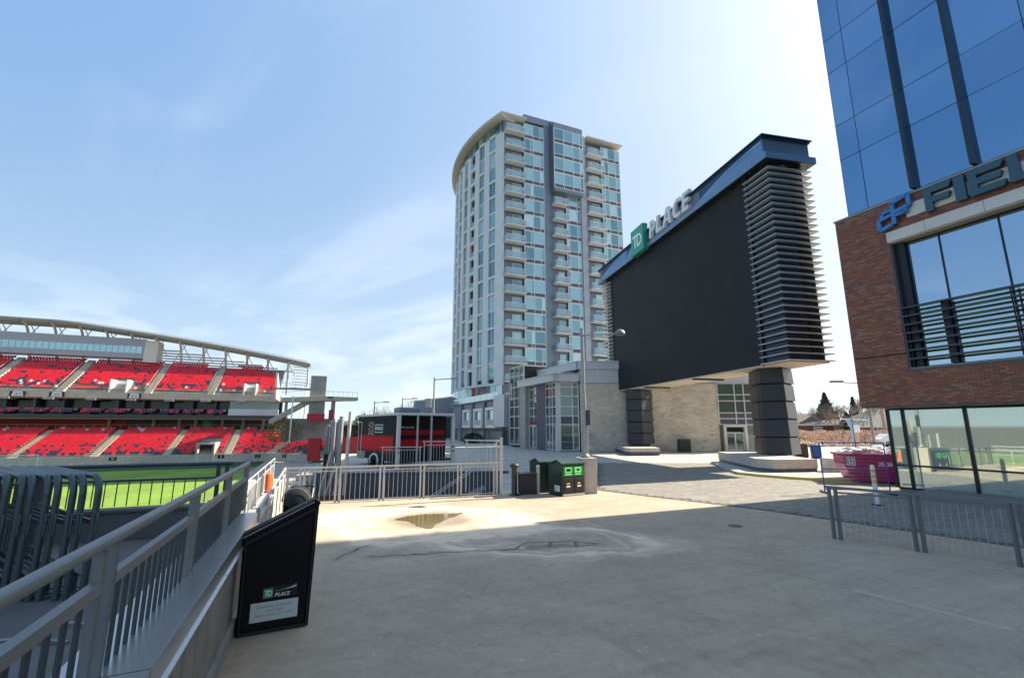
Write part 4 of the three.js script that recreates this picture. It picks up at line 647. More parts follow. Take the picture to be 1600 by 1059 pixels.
    while (top > yLow + 1) {
      const h = (st % 2 ? 2 : 1) * 3.02, b = top - h, y0 = Math.max(yLow + .1, b + .45);
      bands.push(AP(c, ww, top - .12, top + .33, -.3, .10));
      if (top - .12 - y0 > .6) {
        const y1 = top - .12, w = part('window', [AP(c, .07, y0, y1, -.22, -.08), ...(h > 4 ? [AP(c, ww, (y0 + y1) / 2 - .2, (y0 + y1) / 2 + .12, -.22, -.1)] : [])], lite, t);
        for (const [p, q] of h > 4 ? [[y0, (y0 + y1) / 2 - .2], [(y0 + y1) / 2 + .12, y1]] : [[y0, y1]]) part('pane', AP(c, ww, p, q, -.2, -.14), gp(), w);
      }
      top = b; st++;
    }
  }
  part('facade_band', bands.concat(wall(0, arcL, yLow - .4, yLow, -.3, .14)), wht, t);
  // glazed setback top storey and overhanging curved roof
  for (let i = 0; i < 22; i++) { const s = .7 + i * 1.35; if (s < arcL - .5) part('pane', AP(s, 1.25, 55.0, 57.3, -.5, -.42), gp(), t); }
  part('roof_slab', wall(-.6, arcL + 1.2, 57.45, 57.75, -7, 1.0, 26), M.soffit, t);
  part('roof_edge', wall(-.6, arcL + 1.25, 57.76, 58.1, -7, 1.1, 26), M.offwhite, t);
  // glazed lower storeys with a red panel row
  for (let i = 0; i < 21; i++) for (let j = 0; j < 3; j++) { const s = .8 + i * 1.42; if (s > arcL - .3) continue; part(j === 1 && i < 7 ? 'spandrel' : 'pane', AP(s, 1.34, .2 + j * 3.02, 3.1 + j * 3.02, -.1, .0), j === 1 && i < 7 ? M.redDark : gp(), t); }
  part('floor_edge', [0, 1, 2].flatMap(j => wall(0, arcL, 3.1 + j * 3.02, 3.2 + j * 3.02, -.3, .12)), M.offwhite, t);
}
{ // long low hall with a ribbed metal roof left of the tower
  const t = thing('ribbed_hall', 'low hall with ribbed grey metal upper wall between trailer and tower', 'building', [-19.6, 0, -93], rad(28));
  part('wall', [BB(0, 14, 0, 4.2, -10, 0)], M.slate, t); part('metal_cladding', poly([[0, 0], [14, 0], [14, -10], [0, -10]], 4.2, 4.3), M.metalPanel, t);
  part('upper_wall', [ext([[0, 4.3], [14, 4.3], [14, 9.2], [0, 7.2]], .2).translate(0, 0, -.2)], M.violetGrey, t);
  for (let i = 0; i < 24; i++) { const x = .2 + i * .58; part('rib', BB(x, x + .09, 4.3, 7.2 + x / 7, .0, .12), M.metalPanel, t); }
  part('roof_edge', bar([-.1, 7.3, 0], [14.1, 9.32, 0], .4, .16), M.galvPaint, t);
}
// ---------- stadium ----------
const SO = [-85.1, -4.3, -78]; // front line of the far stand at the left edge of the picture
{
  const t = thing('grandstand', 'two tier stadium grandstand with rows of red and navy seats under a curved roof', 'grandstand', SO, TH);
  const X0 = -16, X1 = 41.0, fw = 1.35; // along the stand; height of the field wall above the field
  // lower bowl
  const rows = 15, rise = .31, dep = .80, xL = 37;
  const stepGeo = (x0, x1, n, y, z, r, d) => { const a = []; for (let i = 0; i < n; i++) a.push(BB(x0, x1, y - 1.2 + (i ? 0 : 0) + i * r - .25 * i * 0, y + i * r, z - (i + 1) * d, z - i * d)); return a; };
  part('front_wall', BB(X0, xL, 0, fw + .15, -.25, 0), M.concLight, t);
  part('lower_terrace', stepGeo(X0, xL, rows, fw, -.3, rise, dep), M.concMid, t);
  const topL = fw + rows * rise, zL = -.3 - rows * dep; // concourse
  part('concourse', BB(X0, X1 + 6, topL - .3, topL, zL - 9, zL), M.concMid, t);
  // concourse back wall with openings
  part('concourse_wall', [BB(X0, X1 + 1, topL, topL + 2.2, zL - 4.4, zL - 4)], std([.10, .095, .09], .8), t);
  part('red_wall', BB(X0, 12, topL, topL + 2.0, zL - 3.95, zL - 3.85), M.redDark, t);
  part('exit_door', BB(25.5, 27, topL, topL + 1.9, zL - 3.98, zL - 3.9), std([.03, .35, .10], .5), t);
  for (const x of [9, 16.5, 21, 24, 29, 33, 37]) part('column', BB(x, x + .5, topL, topL + 2.2, zL - 3.6, zL - 3.0), M.concLight, t);
  for (const [a, b] of [[X0, 5], [5.2, 17], [17.2, 27.5], [27.7, 35.5], [35.7, 41]]) { const f = [rod([a, topL + 1.0, zL + .1], [b, topL + 1.0, zL + .1], .04, 6)]; for (let x = a; x <= b; x += 1.4) f.push(rod([x, topL, zL + .1], [x, topL + 1, zL + .1], .03, 5)); part('guard_rail', f, M.galvPale, t); }
  // suite deck
  const sy = topL + 2.2, sz = zL + 3.0;
  part('deck_slab', [BB(X0, X1 + 1.2, sy, sy + .75, sz - 8, sz)], M.steelDark, t); part('deck_soffit', BB(X0, X1 + 1.1, sy - .12, sy - .01, sz - 7.8, sz - .6), M.tan, t);
  part('suite_glass', [BB(X0, X1, sy + .75, sy + 3.9, sz - 4.4, sz - 4.2)], std([.02, .025, .03], .15, .3), t);
  for (let x = -14; x < 30; x += 4.2) part('suite_wall', BB(x, x + .35, sy + .75, sy + 3.9, sz - 4.19, sz - 2.2), M.slate, t);
  for (let x = -15; x < 29; x += 4.2) part('suite_bench', BB(x, x + 3.2, sy + 1.55, sy + 2.0, sz - 3.2, sz - 2.3), M.offwhite, t);
  part('press_glazing', BB(31, X1 - .5, sy + 2.1, sy + 3.9, sz - 1.6, sz - 1.4), GL.pavilion[1], t); part('press_sill', [BB(31, X1 - .5, sy + .76, sy + 2.1, sz - 1.5, sz - .3)], M.metalPanel, t);
  // upper deck
  const uy = sy + 3.9, uz = sz - .4;
  part('upper_fascia', [BB(X0, X1, uy, uy + 1.15, uz - 10, uz)], M.concLight, t); part('upper_soffit', [BB(X0, X1, uy - .14, uy - .01, uz - 9.5, uz - .8)], M.tan, t);
  for (let x = -12; x < 40; x += 6.3) part('raker_end', BB(x, x + 1.6, uy - .4, uy - .02, uz - 2.5, uz + .25), M.concMid, t);
  const ur = 15, urise = .50, udep = .78, u0 = uy + 1.15;
  part('upper_terrace', stepGeo(X0, X1 - .8, ur, u0, uz - .7, urise, udep), M.concMid, t);
  part('end_wall', [ext([[0, uy], [-.2, uy + 1.4], [-11, u0 + ur * urise - 3.4], [-11, uy]], .35).rotateY(-Math.PI / 2).scale(1, 1, 1).rotateY(Math.PI).translate(X1 - .75, 0, uz)], M.offwhite, t);
  { const f = [rod([X0, u0 + .85, uz - .1], [X1, u0 + .85, uz - .1], .035, 6)]; for (let x = X0; x < X1; x += 1.6) f.push(rod([x, u0, uz - .1], [x, u0 + .85, uz - .1], .025, 5)); part('guard_rail', f, M.galvPale, t); }
  // aisles
  const aisleL = [-7, 1.8, 12.6, 23.2, 33.0], aisleU = [-9, 2.5, 16.3, 27.2];
  for (const x of aisleL) part('aisle_stair', [...Array(rows * 2)].map((_, i) => BB(x - .55, x + .55, fw + (i - 2) * rise / 2, fw + (i + 1) * rise / 2, -.3 - (i + 1) * dep / 2, -.3 - i * dep / 2)), M.tan, t);
  for (const x of aisleU) { part('aisle_stair', [...Array(ur * 2)].map((_, i) => BB(x - .6, x + .6, u0 + (i - 2) * urise / 2, u0 + (i + 1) * urise / 2, uz - .7 - (i + 1) * udep / 2, uz - .7 - i * udep / 2)), M.concLight, t); part('aisle_rail', [bar([x - .55, u0 + .95, uz - .7], [x - .55, u0 + ur * urise + .9, uz - .7 - ur * udep], .05, .05)], M.galvPale, t); }
  const vomU = [[10.0, 12.4], [33.4, 35.4]], vomL = [[28.2, 30.6]];
  for (const [a, b] of vomU) part('vomitory', [BB(a - .25, a, u0 + .1, u0 + 2.7, uz - 4.2, uz - 1.2), BB(b, b + .25, u0 + .1, u0 + 2.7, uz - 4.2, uz - 1.2), BB(a, b, u0 + .1, u0 + 2.6, uz - 4.3, uz - 4.1)], M.white, t);
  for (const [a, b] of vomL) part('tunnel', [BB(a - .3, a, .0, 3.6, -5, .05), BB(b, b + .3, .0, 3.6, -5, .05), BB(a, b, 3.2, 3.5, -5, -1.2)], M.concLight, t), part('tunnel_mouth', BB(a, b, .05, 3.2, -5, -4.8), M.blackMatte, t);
  // seats: red with navy towards the pitch; the nearest 300 are single parts
  const seatG = ready([RB(-.22, .22, .36, .44, -.20, .2, .03, 1), B(.44, .44, .05, 0, .64, -.21, 0, -.16)]);
  const seats = [], o = new THREE.Object3D();
  const put = (x, y, z, p, white, dx = 0) => { o.position.set(x, y, z); o.rotation.set(0, dx, 0); o.updateMatrix(); const q = rnd(); seats.push({ m: o.matrix.clone(), x, y, z, ry: dx, c: white && q > .93 ? 2 : q < p ? 1 : 0 }); };
  const clear = (x, list, w) => list.every(a => Math.abs(x - a) > w);
  for (let i = 0; i < rows; i++) for (let x = X0 + .3; x < xL - .3; x += .5) { const bend = x > 33.4; if (!clear(x, aisleL, .85)) continue; if (i < 9 && vomL.some(([a, b]) => x > a - .7 && x < b + .7)) continue; put(x, fw + i * rise, -.3 - i * dep - .5, i < 3 ? .7 - i * .2 : i < 6 ? .14 : .02, i > 11); }
  for (let i = 1; i < ur; i++) for (let x = X0 + .3; x < X1 - 1.4; x += .5) { if (!clear(x, aisleU, .9)) continue; if (i < 6 && vomU.some(([a, b]) => x > a - .7 && x < b + .7)) continue; if ((i === 2) && (x > 2.5 && x < 16.3 || x > 27.2)) continue; if (i > 12 && x > 24 && x < 30 + (14 - i)) continue; if (i > 11 && x > 35.5) continue; if (i > 9 && x > 38) continue; put(x, u0 + i * urise, uz - .7 - i * udep - .5, i < 4 ? .26 : i < 8 ? .06 : (Math.sin(x * .45 + i * .9) > .8 ? .38 : .035), i < 5); }
  for (let r = 0; r < 2; r++) for (let x = -15; x < 30; x += .55) if (((x + 15) % 4.2) < 3.4) put(x, sy + .78 + r * .35, sz - .7 - r * .8, .55, false);
  // bowl turning the corner towards the plaza
  const Cc = [35.4, 12.0]; // centre of the bend
  const bendT = []; for (let i = 0; i < 12; i++) { const R0 = 12.3 + i * dep; for (let k = 0; k < 10; k++) { const a = rad(k * 8 + 4), w = 2 * (R0 + dep) * Math.tan(rad(4)) + .02; bendT.push(fr(BB(-w / 2, w / 2, fw + i * rise - 1.2, fw + i * rise, -dep, 0), -a, Cc[0] + Math.sin(a) * R0, Cc[1] - Math.cos(a) * R0)); } }
  part('corner_terrace', bendT, M.concMid, t);
  const fwb = []; for (let k = 0; k < 10; k++) { const a = rad(k * 8 + 4); fwb.push(fr(BB(-.9, .9, 0, fw + .15, -.25, 0), -a, Cc[0] + Math.sin(a) * 12.05, Cc[1] - Math.cos(a) * 12.05)); } part('corner_wall', fwb, M.concLight, t);
  for (let i = 0; i < 12; i++) { const R0 = 12.3 + i * dep + .5; const n = Math.floor(R0 * rad(80) / .52); for (let k = 2; k < n; k++) { const a = k / n * rad(80); if (Math.abs(a - rad(26)) < .9 / R0 || Math.abs(a - rad(54)) < .8 / R0) continue; put(Cc[0] + Math.sin(a) * R0, fw + i * rise, Cc[1] - Math.cos(a) * R0, i < 4 ? .5 : .12, i > 9, -a); } }
  const wp0 = new THREE.Vector3(); t.updateMatrixWorld(); for (const s of seats) { wp0.set(s.x, s.y, s.z).applyMatrix4(t.matrixWorld); s.d = Math.hypot(wp0.x, wp0.z) + (wp0.x / -wp0.z < -1.2 ? 500 : 0); }
  seats.sort((a, b) => a.d - b.d);
  const sm = [std([.74, .016, .032], .45), std([.035, .05, .085], .5), std([.66, .62, .62], .5)], sc = [[.74, .016, .032], [.035, .05, .085], [.66, .62, .62]];
  for (const s of seats.slice(0, 300)) { const m = part('seat', seatG, sm[s.c], t); m.position.set(s.x, s.y, s.z); m.rotation.y = s.ry; }
  const rest = seats.slice(300); inst('seat', seatG.clone(), std([1, 1, 1], .45), rest.map(s => s.m), rest.map(s => { const e = rr(.85, 1.12); return col(...sc[s.c].map(v => v * e)); }), t);
  // section letters and season banners
  const tx = (s, bg, fg) => print(1.2, .7, 80, (x, w, h) => { x.fillStyle = bg; x.fillRect(0, 0, w, h); x.fillStyle = fg; x.font = `bold ${h * .75}px sans-serif`; x.textAlign = 'center'; x.fillText(s, w / 2, h * .78, w * .9); });
  for (const [x, s] of [[15.6, 'W'], [32.1, 'X']]) plate('section_sign', 1.1, .62, tx(s, '#10141c', '#d8d8d8'), t, [x, fw - .35, .012]);
  for (const [a, s] of [[14, 'Y'], [40, 'Z']]) plate('section_sign', 1.0, .6, tx(s, '#10141c', '#d8d8d8'), t, [Cc[0] + Math.sin(rad(a)) * 12.0, fw - .35, Cc[1] - Math.cos(rad(a)) * 11.98], -rad(a));
  for (const [x, s] of [[-3, '1973'], [2.6, '1976'], [14.5, '2016']]) plate('year_banner', 2.2, .95, print(2.2, .95, 70, (c, w, h) => { c.fillStyle = '#dedede'; c.fillRect(0, 0, w, h); c.fillStyle = '#141821'; c.beginPath(); c.moveTo(0, 0); c.lineTo(w * .2, 0); c.lineTo(w * .1, h); c.lineTo(0, h); c.fill(); c.beginPath(); c.moveTo(w, 0); c.lineTo(w * .8, 0); c.lineTo(w * .9, h); c.lineTo(w, h); c.fill(); c.fillStyle = '#b01626'; c.fillRect(w * .12, h * .82, w * .76, h * .12); c.fillStyle = '#1c2a4a'; c.font = `bold ${h * .5}px sans-serif`; c.textAlign = 'center'; c.fillText(s, w / 2, h * .66); }), t, [x, uy + .5, uz + .27]);
  // roof: curved sheets on arched ribs, dropping towards the right end
  const zb = uz - .7 - ur * udep - 1.6; // back of the deck
  const roofY = x => 28.7 - Math.max(0, (x + 2) / 48) * 5.2 - Math.pow(Math.max(0, (x - 10) / 36), 2) * 1.4, fz = uz - 8.0;
  const nx = 24, sec = []; const xs = []; for (let i = 0; i <= nx; i++) xs.push(X0 + (46 - X0) * i / nx);
  const prof = x => { const y = roofY(x), p = []; for (let k = 0; k <= 10; k++) { const f = k / 10; p.push([fz - f * (fz - zb + 1.0), y - .62 + f * 1.25 - Math.pow(f, 5) * 1.1]); } return p; };
  const pos = [], quad = (a, b, c, d) => pos.push(...a, ...b, ...c, ...a, ...c, ...d);
  for (let i = 0; i < nx; i++) { const A = prof(xs[i]), C2 = prof(xs[i + 1]); for (let k = 0; k < 10; k++) for (const dy of [0, -.28]) quad([xs[i], A[k][1] + dy, A[k][0]], [xs[i + 1], C2[k][1] + dy, C2[k][0]], [xs[i + 1], C2[k + 1][1] + dy, C2[k + 1][0]], [xs[i], A[k + 1][1] + dy, A[k + 1][0]]); quad([xs[i], A[0][1], A[0][0]], [xs[i], A[0][1] - .28, A[0][0]], [xs[i + 1], C2[0][1] - .28, C2[0][0]], [xs[i + 1], C2[0][1], C2[0][0]]); }
  const rg = new THREE.BufferGeometry(); rg.setAttribute('position', new THREE.Float32BufferAttribute(pos, 3)); rg.setAttribute('uv', new THREE.Float32BufferAttribute(new Float32Array(pos.length / 3 * 2), 2)); rg.computeVertexNormals();
  const roofM = std([.50, .49, .47], .6, .2, { map: rep(tGalv, 5) });
  const roof = part('roof', rg, roofM, t);
  part('roof_edge', xs.slice(0, -1).map((x, i) => bar([x, roofY(x) - .5, fz + .1], [xs[i + 1], roofY(xs[i + 1]) - .5, fz + .1], .25, .34)), M.galvPaint, t);
  // arched ribs under the roof
  const ribs = [-13, -8.5, -4, .5, 5, 9.5, 14, 18.5, 23, 27.5, 32, 36.5, 41, 45.6];
  for (const x of ribs) { const y = roofY(x), pts = []; for (let k = 0; k <= 9; k++) { const f = k / 9; pts.push([x, y - .95 + .9 * f - Math.pow(f, 2.6) * (x > 44 ? 13 : 8.5), fz + .2 - f * (fz - zb)]); } part('roof_rib', new THREE.TubeGeometry(new THREE.CatmullRomCurve3(pts.map(p => V(...p))), 18, .24, 7), M.offwhite, t); if (x < 45) part('strut', [rod([x, y - 1.1, fz - 4], [x + 1.8, y - 4.4, zb + 2.0], .09, 6), rod([x, y - .7, fz - 7], [x - 1.6, y - 5.4, zb + 1.4], .09, 6)], M.offwhite, t); }
  part('purlin', [1, 3.2, 5.6, 8, 10.5].map(d => [...Array(12)].map((_, i) => { const a = X0 + i * 5.1, b = a + 5.1; return bar([a, roofY(a) - .9 + d / 7 * 1.1, fz - d * .55], [b, roofY(b) - .9 + d / 7 * 1.1, fz - d * .55], .1, .16); })).flat(), M.offwhite, t);
  // louvred screen behind the seats
  const slatEnd = y => { let x = 46; while (x > 12 && roofY(x) - 2.6 < y) x -= .5; return x; };
  for (let k = 0; k < 9; k++) part('screen_slat', BB(9, slatEnd(u0 + ur * urise - .6 + k * .62), u0 + ur * urise - .6 + k * .62, u0 + ur * urise - .6 + k * .62 + .3, zb - .6, zb - .5), M.offwhite, t);
  part('end_truss', [rod([45.6, topL, zb + 4], [45.6, roofY(45) - 4.4, zb + 1], .2, 8), rod([44.2, topL, zb + 8], [45.6, roofY(45) - 6, zb + 2.0], .14, 8), ...[...Array(8)].map((_, i) => bar([42, u0 + 3 + i * .75, zb + .5], [46, u0 + 2.6 + i * .75, zb + 2.0], .06, .16))], M.offwhite, t);
  // media box at the top left
  const mb = part('media_box', [BB(X0, 12.2, u0 + ur * urise + .6, u0 + ur * urise + 4.9, zb + .4, zb + 4.4)], M.violetGrey, t);
  part('media_box_end', BB(12.21, 14.6, u0 + ur * urise - .2, u0 + ur * urise + 4.6, zb + .6, zb + 4.6), M.offwhite, t);
  for (let x = -15.5; x < 11.3; x += 1.05) part('pane', BB(x, x + .95, u0 + ur * urise + 1.7, u0 + ur * urise + 3.2, zb + 4.41, zb + 4.45), glass([.35, .55, .6], .6, .05), mb);
}
{ // stair tower and terrace right of the stand
  const t = thing('stair_tower', 'concrete stair pylon with cantilevered viewing terrace right of the grandstand', 'stair tower', [-41.3, -.5, -91], TH);
  part('pylon', [BB(1.4, 4.3, 4.4, 12.8, -3, 0), BB(-3, 6.5, 0, 4.4, -3.2, -2.8)], M.concMid, t); part('terrace', ext([[-3.5, 7.5], [10.5, 8.1], [10.5, 8.65], [4, 8.75], [-3.5, 8.3]], 4).translate(0, 0, -3.2), M.tan, t); part('upper_bridge', BB(-5, 1.4, 10.0, 10.3, -2, -.4), M.concMid, t);
  const f = [rod([3.6, 9.8, .7], [10.4, 9.6, .7], .04), rod([-5, 11.2, -.4], [1.4, 11.2, -.4], .04), rod([-3.5, 9.3, .75], [2, 9.9, .75], .04)]; for (let i = 0; i < 8; i++) { f.push(rod([3.8 + i * .93, 8.6, .7], [3.8 + i * .93, 9.75, .7], .03)); f.push(rod([-4.9 + i * .88, 10.2, -.4], [-4.9 + i * .88, 11.2, -.4], .03)); } part('guard_rail', f, M.galvPale, t);
  part('stair_flight', [ext([[-5.4, 3.4], [-4.8, 3.4], [2, 7.6], [2, 8.2], [1, 8.2], [-5.4, 4.1]], 2.2).translate(0, 0, -2.4)], M.concLight, t);
  part('support', [BB(5.5, 6.3, 0, 8, -2.4, -1.6), BB(-3.0, -2.5, 0, 7.5, -2.4, -1.9)], M.concLight, t);
  part('red_banner', BB(1.2, 4.4, 3.9, 5.3, .75, .85), M.red, t);
}
solo('red_hoarding', [BB(0, 4.6, 0, 1.75, -.08, .08), BB(-.1, 4.7, -.9, 0, -.2, .2)], M.redDark, 'dark red hoarding on a low concrete wall left of the trailer', 'hoarding', [-16.2, -.35, -42], rad(8));
{
  const t = thing('soccer_goal', 'white football goal with net at the left edge of the field', 'goal', [-74.2, -4.28, -69.5], TH);
  part('frame', [rod([-3.6, 0, 0], [-3.6, 2.44, 0], .06), rod([3.6, 0, 0], [3.6, 2.44, 0], .06), rod([-3.6, 2.44, 0], [3.6, 2.44, 0], .06), rod([3.6, 2.44, 0], [3.6, 2.2, -1], .04), rod([3.6, 2.2, -1], [3.6, 0, -2], .04)], M.white, t);
  const n = []; for (let i = 0; i <= 36; i++) { const x = -3.6 + i * .2; n.push(rod([x, 2.44, -.05], [x, 2.2, -1], .008, 4), rod([x, 2.2, -1], [x, .02, -2], .008, 4)); } for (let j = 0; j < 12; j++) n.push(rod([-3.6, .02 + j * .19, -2 + j * .087], [3.6, .02 + j * .19, -2 + j * .087], .008, 4)); for (let i = 0; i < 10; i++) n.push(rod([3.6, .1 + i * .22, 0], [3.6, .1 + i * .22, -1.9 + i * .1], .008, 4)); part('net', n, M.white, t);
}
// ---------- street furniture ----------
{
  const t = thing('lamp_post', 'tall grey lamp post with dome lamp on a beige concrete pedestal by the recycling bins', 'street lamp', [2.68, 0, -17.3]);
  part('pole', [lathe([[0, 1.24], [.17, 1.24], [.17, 1.3], [.10, 1.36], [.085, 1.4], [.085, 3.3], [.07, 3.34], [.06, 6.05], [0, 6.06]], 16)], M.galvPaint, t);
  part('arm', [rod([-.15, 5.78, 0], [1.25, 5.80, .15], .028, 8), rod([.0, 5.6, 0], [1.0, 5.77, .1], .008, 6)], M.galvPaint, t);
  const h = part('lamp_head', [new THREE.SphereGeometry(.20, 18, 10, 0, Math.PI * 2, 0, Math.PI / 2).translate(1.42, 5.78, .17), lathe([[0, 5.78], [.19, 5.78], [.15, 5.75], [0, 5.745]], 16).translate(1.42, 0, .17)], M.galv, t);
  part('control_box', BB(.07, .2, 2.4, 2.95, -.08, .08), M.steelDark, t); part('conduit', rod([.11, 1.3, .03], [.11, 2.4, .03], .012), M.galvPale, t);
}
solo('lamp_pedestal', [RB(-.32, .30, 0, 1.235, -.3, .3, .02)], M.concLight, 'square beige concrete pedestal under the lamp post, right of the recycling bins', 'pedestal', [2.7, 0, -17.32], rad(8));
const bin = (name, label, pos, turn, printed) => {
  const t = thing(name, label, 'recycling bin', pos, turn); const w = .98, d = .78;
  part('body', [ext([[-d / 2, 0], [d / 2, 0], [d / 2, 1.02], [.1, 1.14], [-d / 2, 1.0]], w, .01).rotateY(-Math.PI / 2).translate(w / 2, 0, 0)], std([.012, .035, .03], .4), t);
  part('lid', [ext([[-d / 2 - .03, 1.03], [.12, 1.175], [d / 2 + .03, 1.05], [d / 2 + .03, 1.09], [.12, 1.215], [-d / 2 - .03, 1.07]], w + .06, .004).rotateY(-Math.PI / 2).translate(w / 2 + .03, 0, 0)], std([.03, .06, .06], .4), t);
  if (printed) {
    part('front_panel', BB(-w / 2 + .04, w / 2 - .04, .66, 1.0, d / 2 + .012, d / 2 + .022), M.greenSign, t);
    plate('front_print', .84, .32, print(.84, .32, 500, (x, W, H) => { x.fillStyle = '#0b6b1e'; x.fillRect(0, 0, W, H); for (let i = 0; i < 2; i++) { const X = W * (.06 + i * .5); x.fillStyle = '#7df08a'; x.fillRect(X, H * .1, W * .36, H * .58); x.fillStyle = '#04170a'; if (!i) x.fillRect(X + W * .06, H * .24, W * .24, H * .3); else { x.beginPath(); x.arc(X + W * .18, H * .39, H * .15, 0, 7); x.fill(); x.fillRect(X + W * .06, H * .34, W * .24, H * .1); } x.fillStyle = '#9af7a4'; x.fillRect(X, H * .78, W * .34, H * .12); } }), t, [0, .83, d / 2 + .0245]);
    for (const s of [-1, 1]) { const dr = part('door', RB(s * .235 - .2, s * .235 + .2, .1, .6, d / 2 + .012, d / 2 + .03, .008), M.blackMatte, t); plate('door_print', .3, .4, print(.3, .4, 400, (x, W, H) => { x.fillStyle = '#1a1d1c'; x.fillRect(0, 0, W, H); x.fillStyle = '#c9cf3a'; x.fillRect(W * .25, H * .3, W * .4, H * .12); x.fillStyle = '#e8e8e8'; x.fillRect(W * .2, H * .52, W * .55, H * .13); }), dr, [s * .235, .36, d / 2 + .0325]); }
    part('base_trim', BB(-w / 2 + .02, w / 2 - .02, .02, .08, d / 2 + .012, d / 2 + .03), M.galvPale, t);
    plate('side_sticker', .3, .2, print(.3, .2, 300, (x, W, H) => { x.fillStyle = '#d9dcdb'; x.fillRect(0, 0, W, H); x.fillStyle = '#7a807d'; for (let i = 0; i < 3; i++) x.fillRect(W * .12, H * (.25 + i * .22), W * .7, H * .07); }), t, [-w / 2 - .014, .25, .12], -Math.PI / 2);
  }
  return t;
};
bin('double_recycling_bin', 'dark green double recycling bin with bright green openings in front of the pedestal', [1.93, 0, -16.95], rad(31), true);
bin('recycling_bin', 'plain dark recycling bin standing behind the double green one', [1.28, 0, -17.75], rad(24), false);
solo('ash_urn', [lathe([[0, 0], [.22, 0], [.2, .03], [.10, .06], [.1, .92], [.16, .96], [.17, 1.02], [.10, 1.08], [0, 1.085]], 20)], std([.05, .045, .035], .5, .3), 'dark cylindrical ash urn with mushroom cap beside the gate post', 'ash urn', [.08, 0, -16.75]);
{ const t = thing('utility_box', 'low dark utility box fixed beside a light square post', 'box', [.55, 0, -16.75], rad(10)); part('box', [RB(-.3, .27, .06, .72, -.25, .25, .02)], M.blackMatte, t); part('lid', RB(-.33, .3, .725, .76, -.28, .28, .01), M.steelDark, t); part('base', BB(-.26, .3, 0, .06, -.26, .34), M.galvPaint, t); part('post', BB(.31, .41, 0, 1.0, -.02, .08), M.concLight, t); }
bin('litter_bin', 'small dark litter bin against the beige masonry wall', [16.15, 0, -44.3], 0, false);
{ // far lamp posts
  const lp = (pos, h, arm, label, both, head = .25) => { const t = thing('street_lamp', label, 'street lamp', pos); part('pole', rod([0, 0, 0], [0, h, 0], .13, 8, .08), M.galvPaint, t); part('arm', [rod([both ? -arm * .7 : 0, h - .25, 0], [arm, h - .15, 0], .06, 6)], M.galvPaint, t); part('lamp_head', [B(.9, .16, .4, arm + .2, h - .12, 0)], M.galvPaint, t); return t; };
  lp([-8.6, 0, -51], 7.7, 2.1, 'street lamp with long arms left of the tower, nearest of the distant lamps'); lp([-22.5, 0, -76], 6.4, 1.7, 'distant street lamp above the left end of the trailer roof'); lp([-18.4, 0, -78], 7.1, 1.8, 'distant street lamp above the middle of the trailer roof');
  const r = lp([29.2, 0, -38], 6.1, 2.2, 'street lamp whose arm reaches left from behind the brick corner'); r.rotation.y = Math.PI;
  solo('control_cabinet', [BB(-.3, .3, 0, .9, -.25, .25), BB(-.34, .34, .9, .95, -.3, .3)], M.galvPaint, 'small grey box mounted on the pole of the nearest distant lamp', 'box', [-9.2, 5.3 - .9, -51]);
  const b = thing('flag_pole', 'thin white pole right of the grandstand', 'pole', [-37.2, -.5, -88]); part('pole', rod([-2.5, 0, 4], [-2.5, 8.3, 4], .12, 8), M.white, b);
  const c = thing('red_lantern_pole', 'pole with red pennant box right of the concrete pylon', 'pole', [-29.5, 0, -76]); part('pole', rod([0, 0, 0], [0, 7.0, 0], .09, 8), M.galvPaint, c); part('pennant', BB(-.32, .32, 3.4, 5.0, -.2, .2), M.redDark, c); part('lamp_head', B(.8, .3, .4, -.2, 7.0, 0), M.steelDark, c);
}
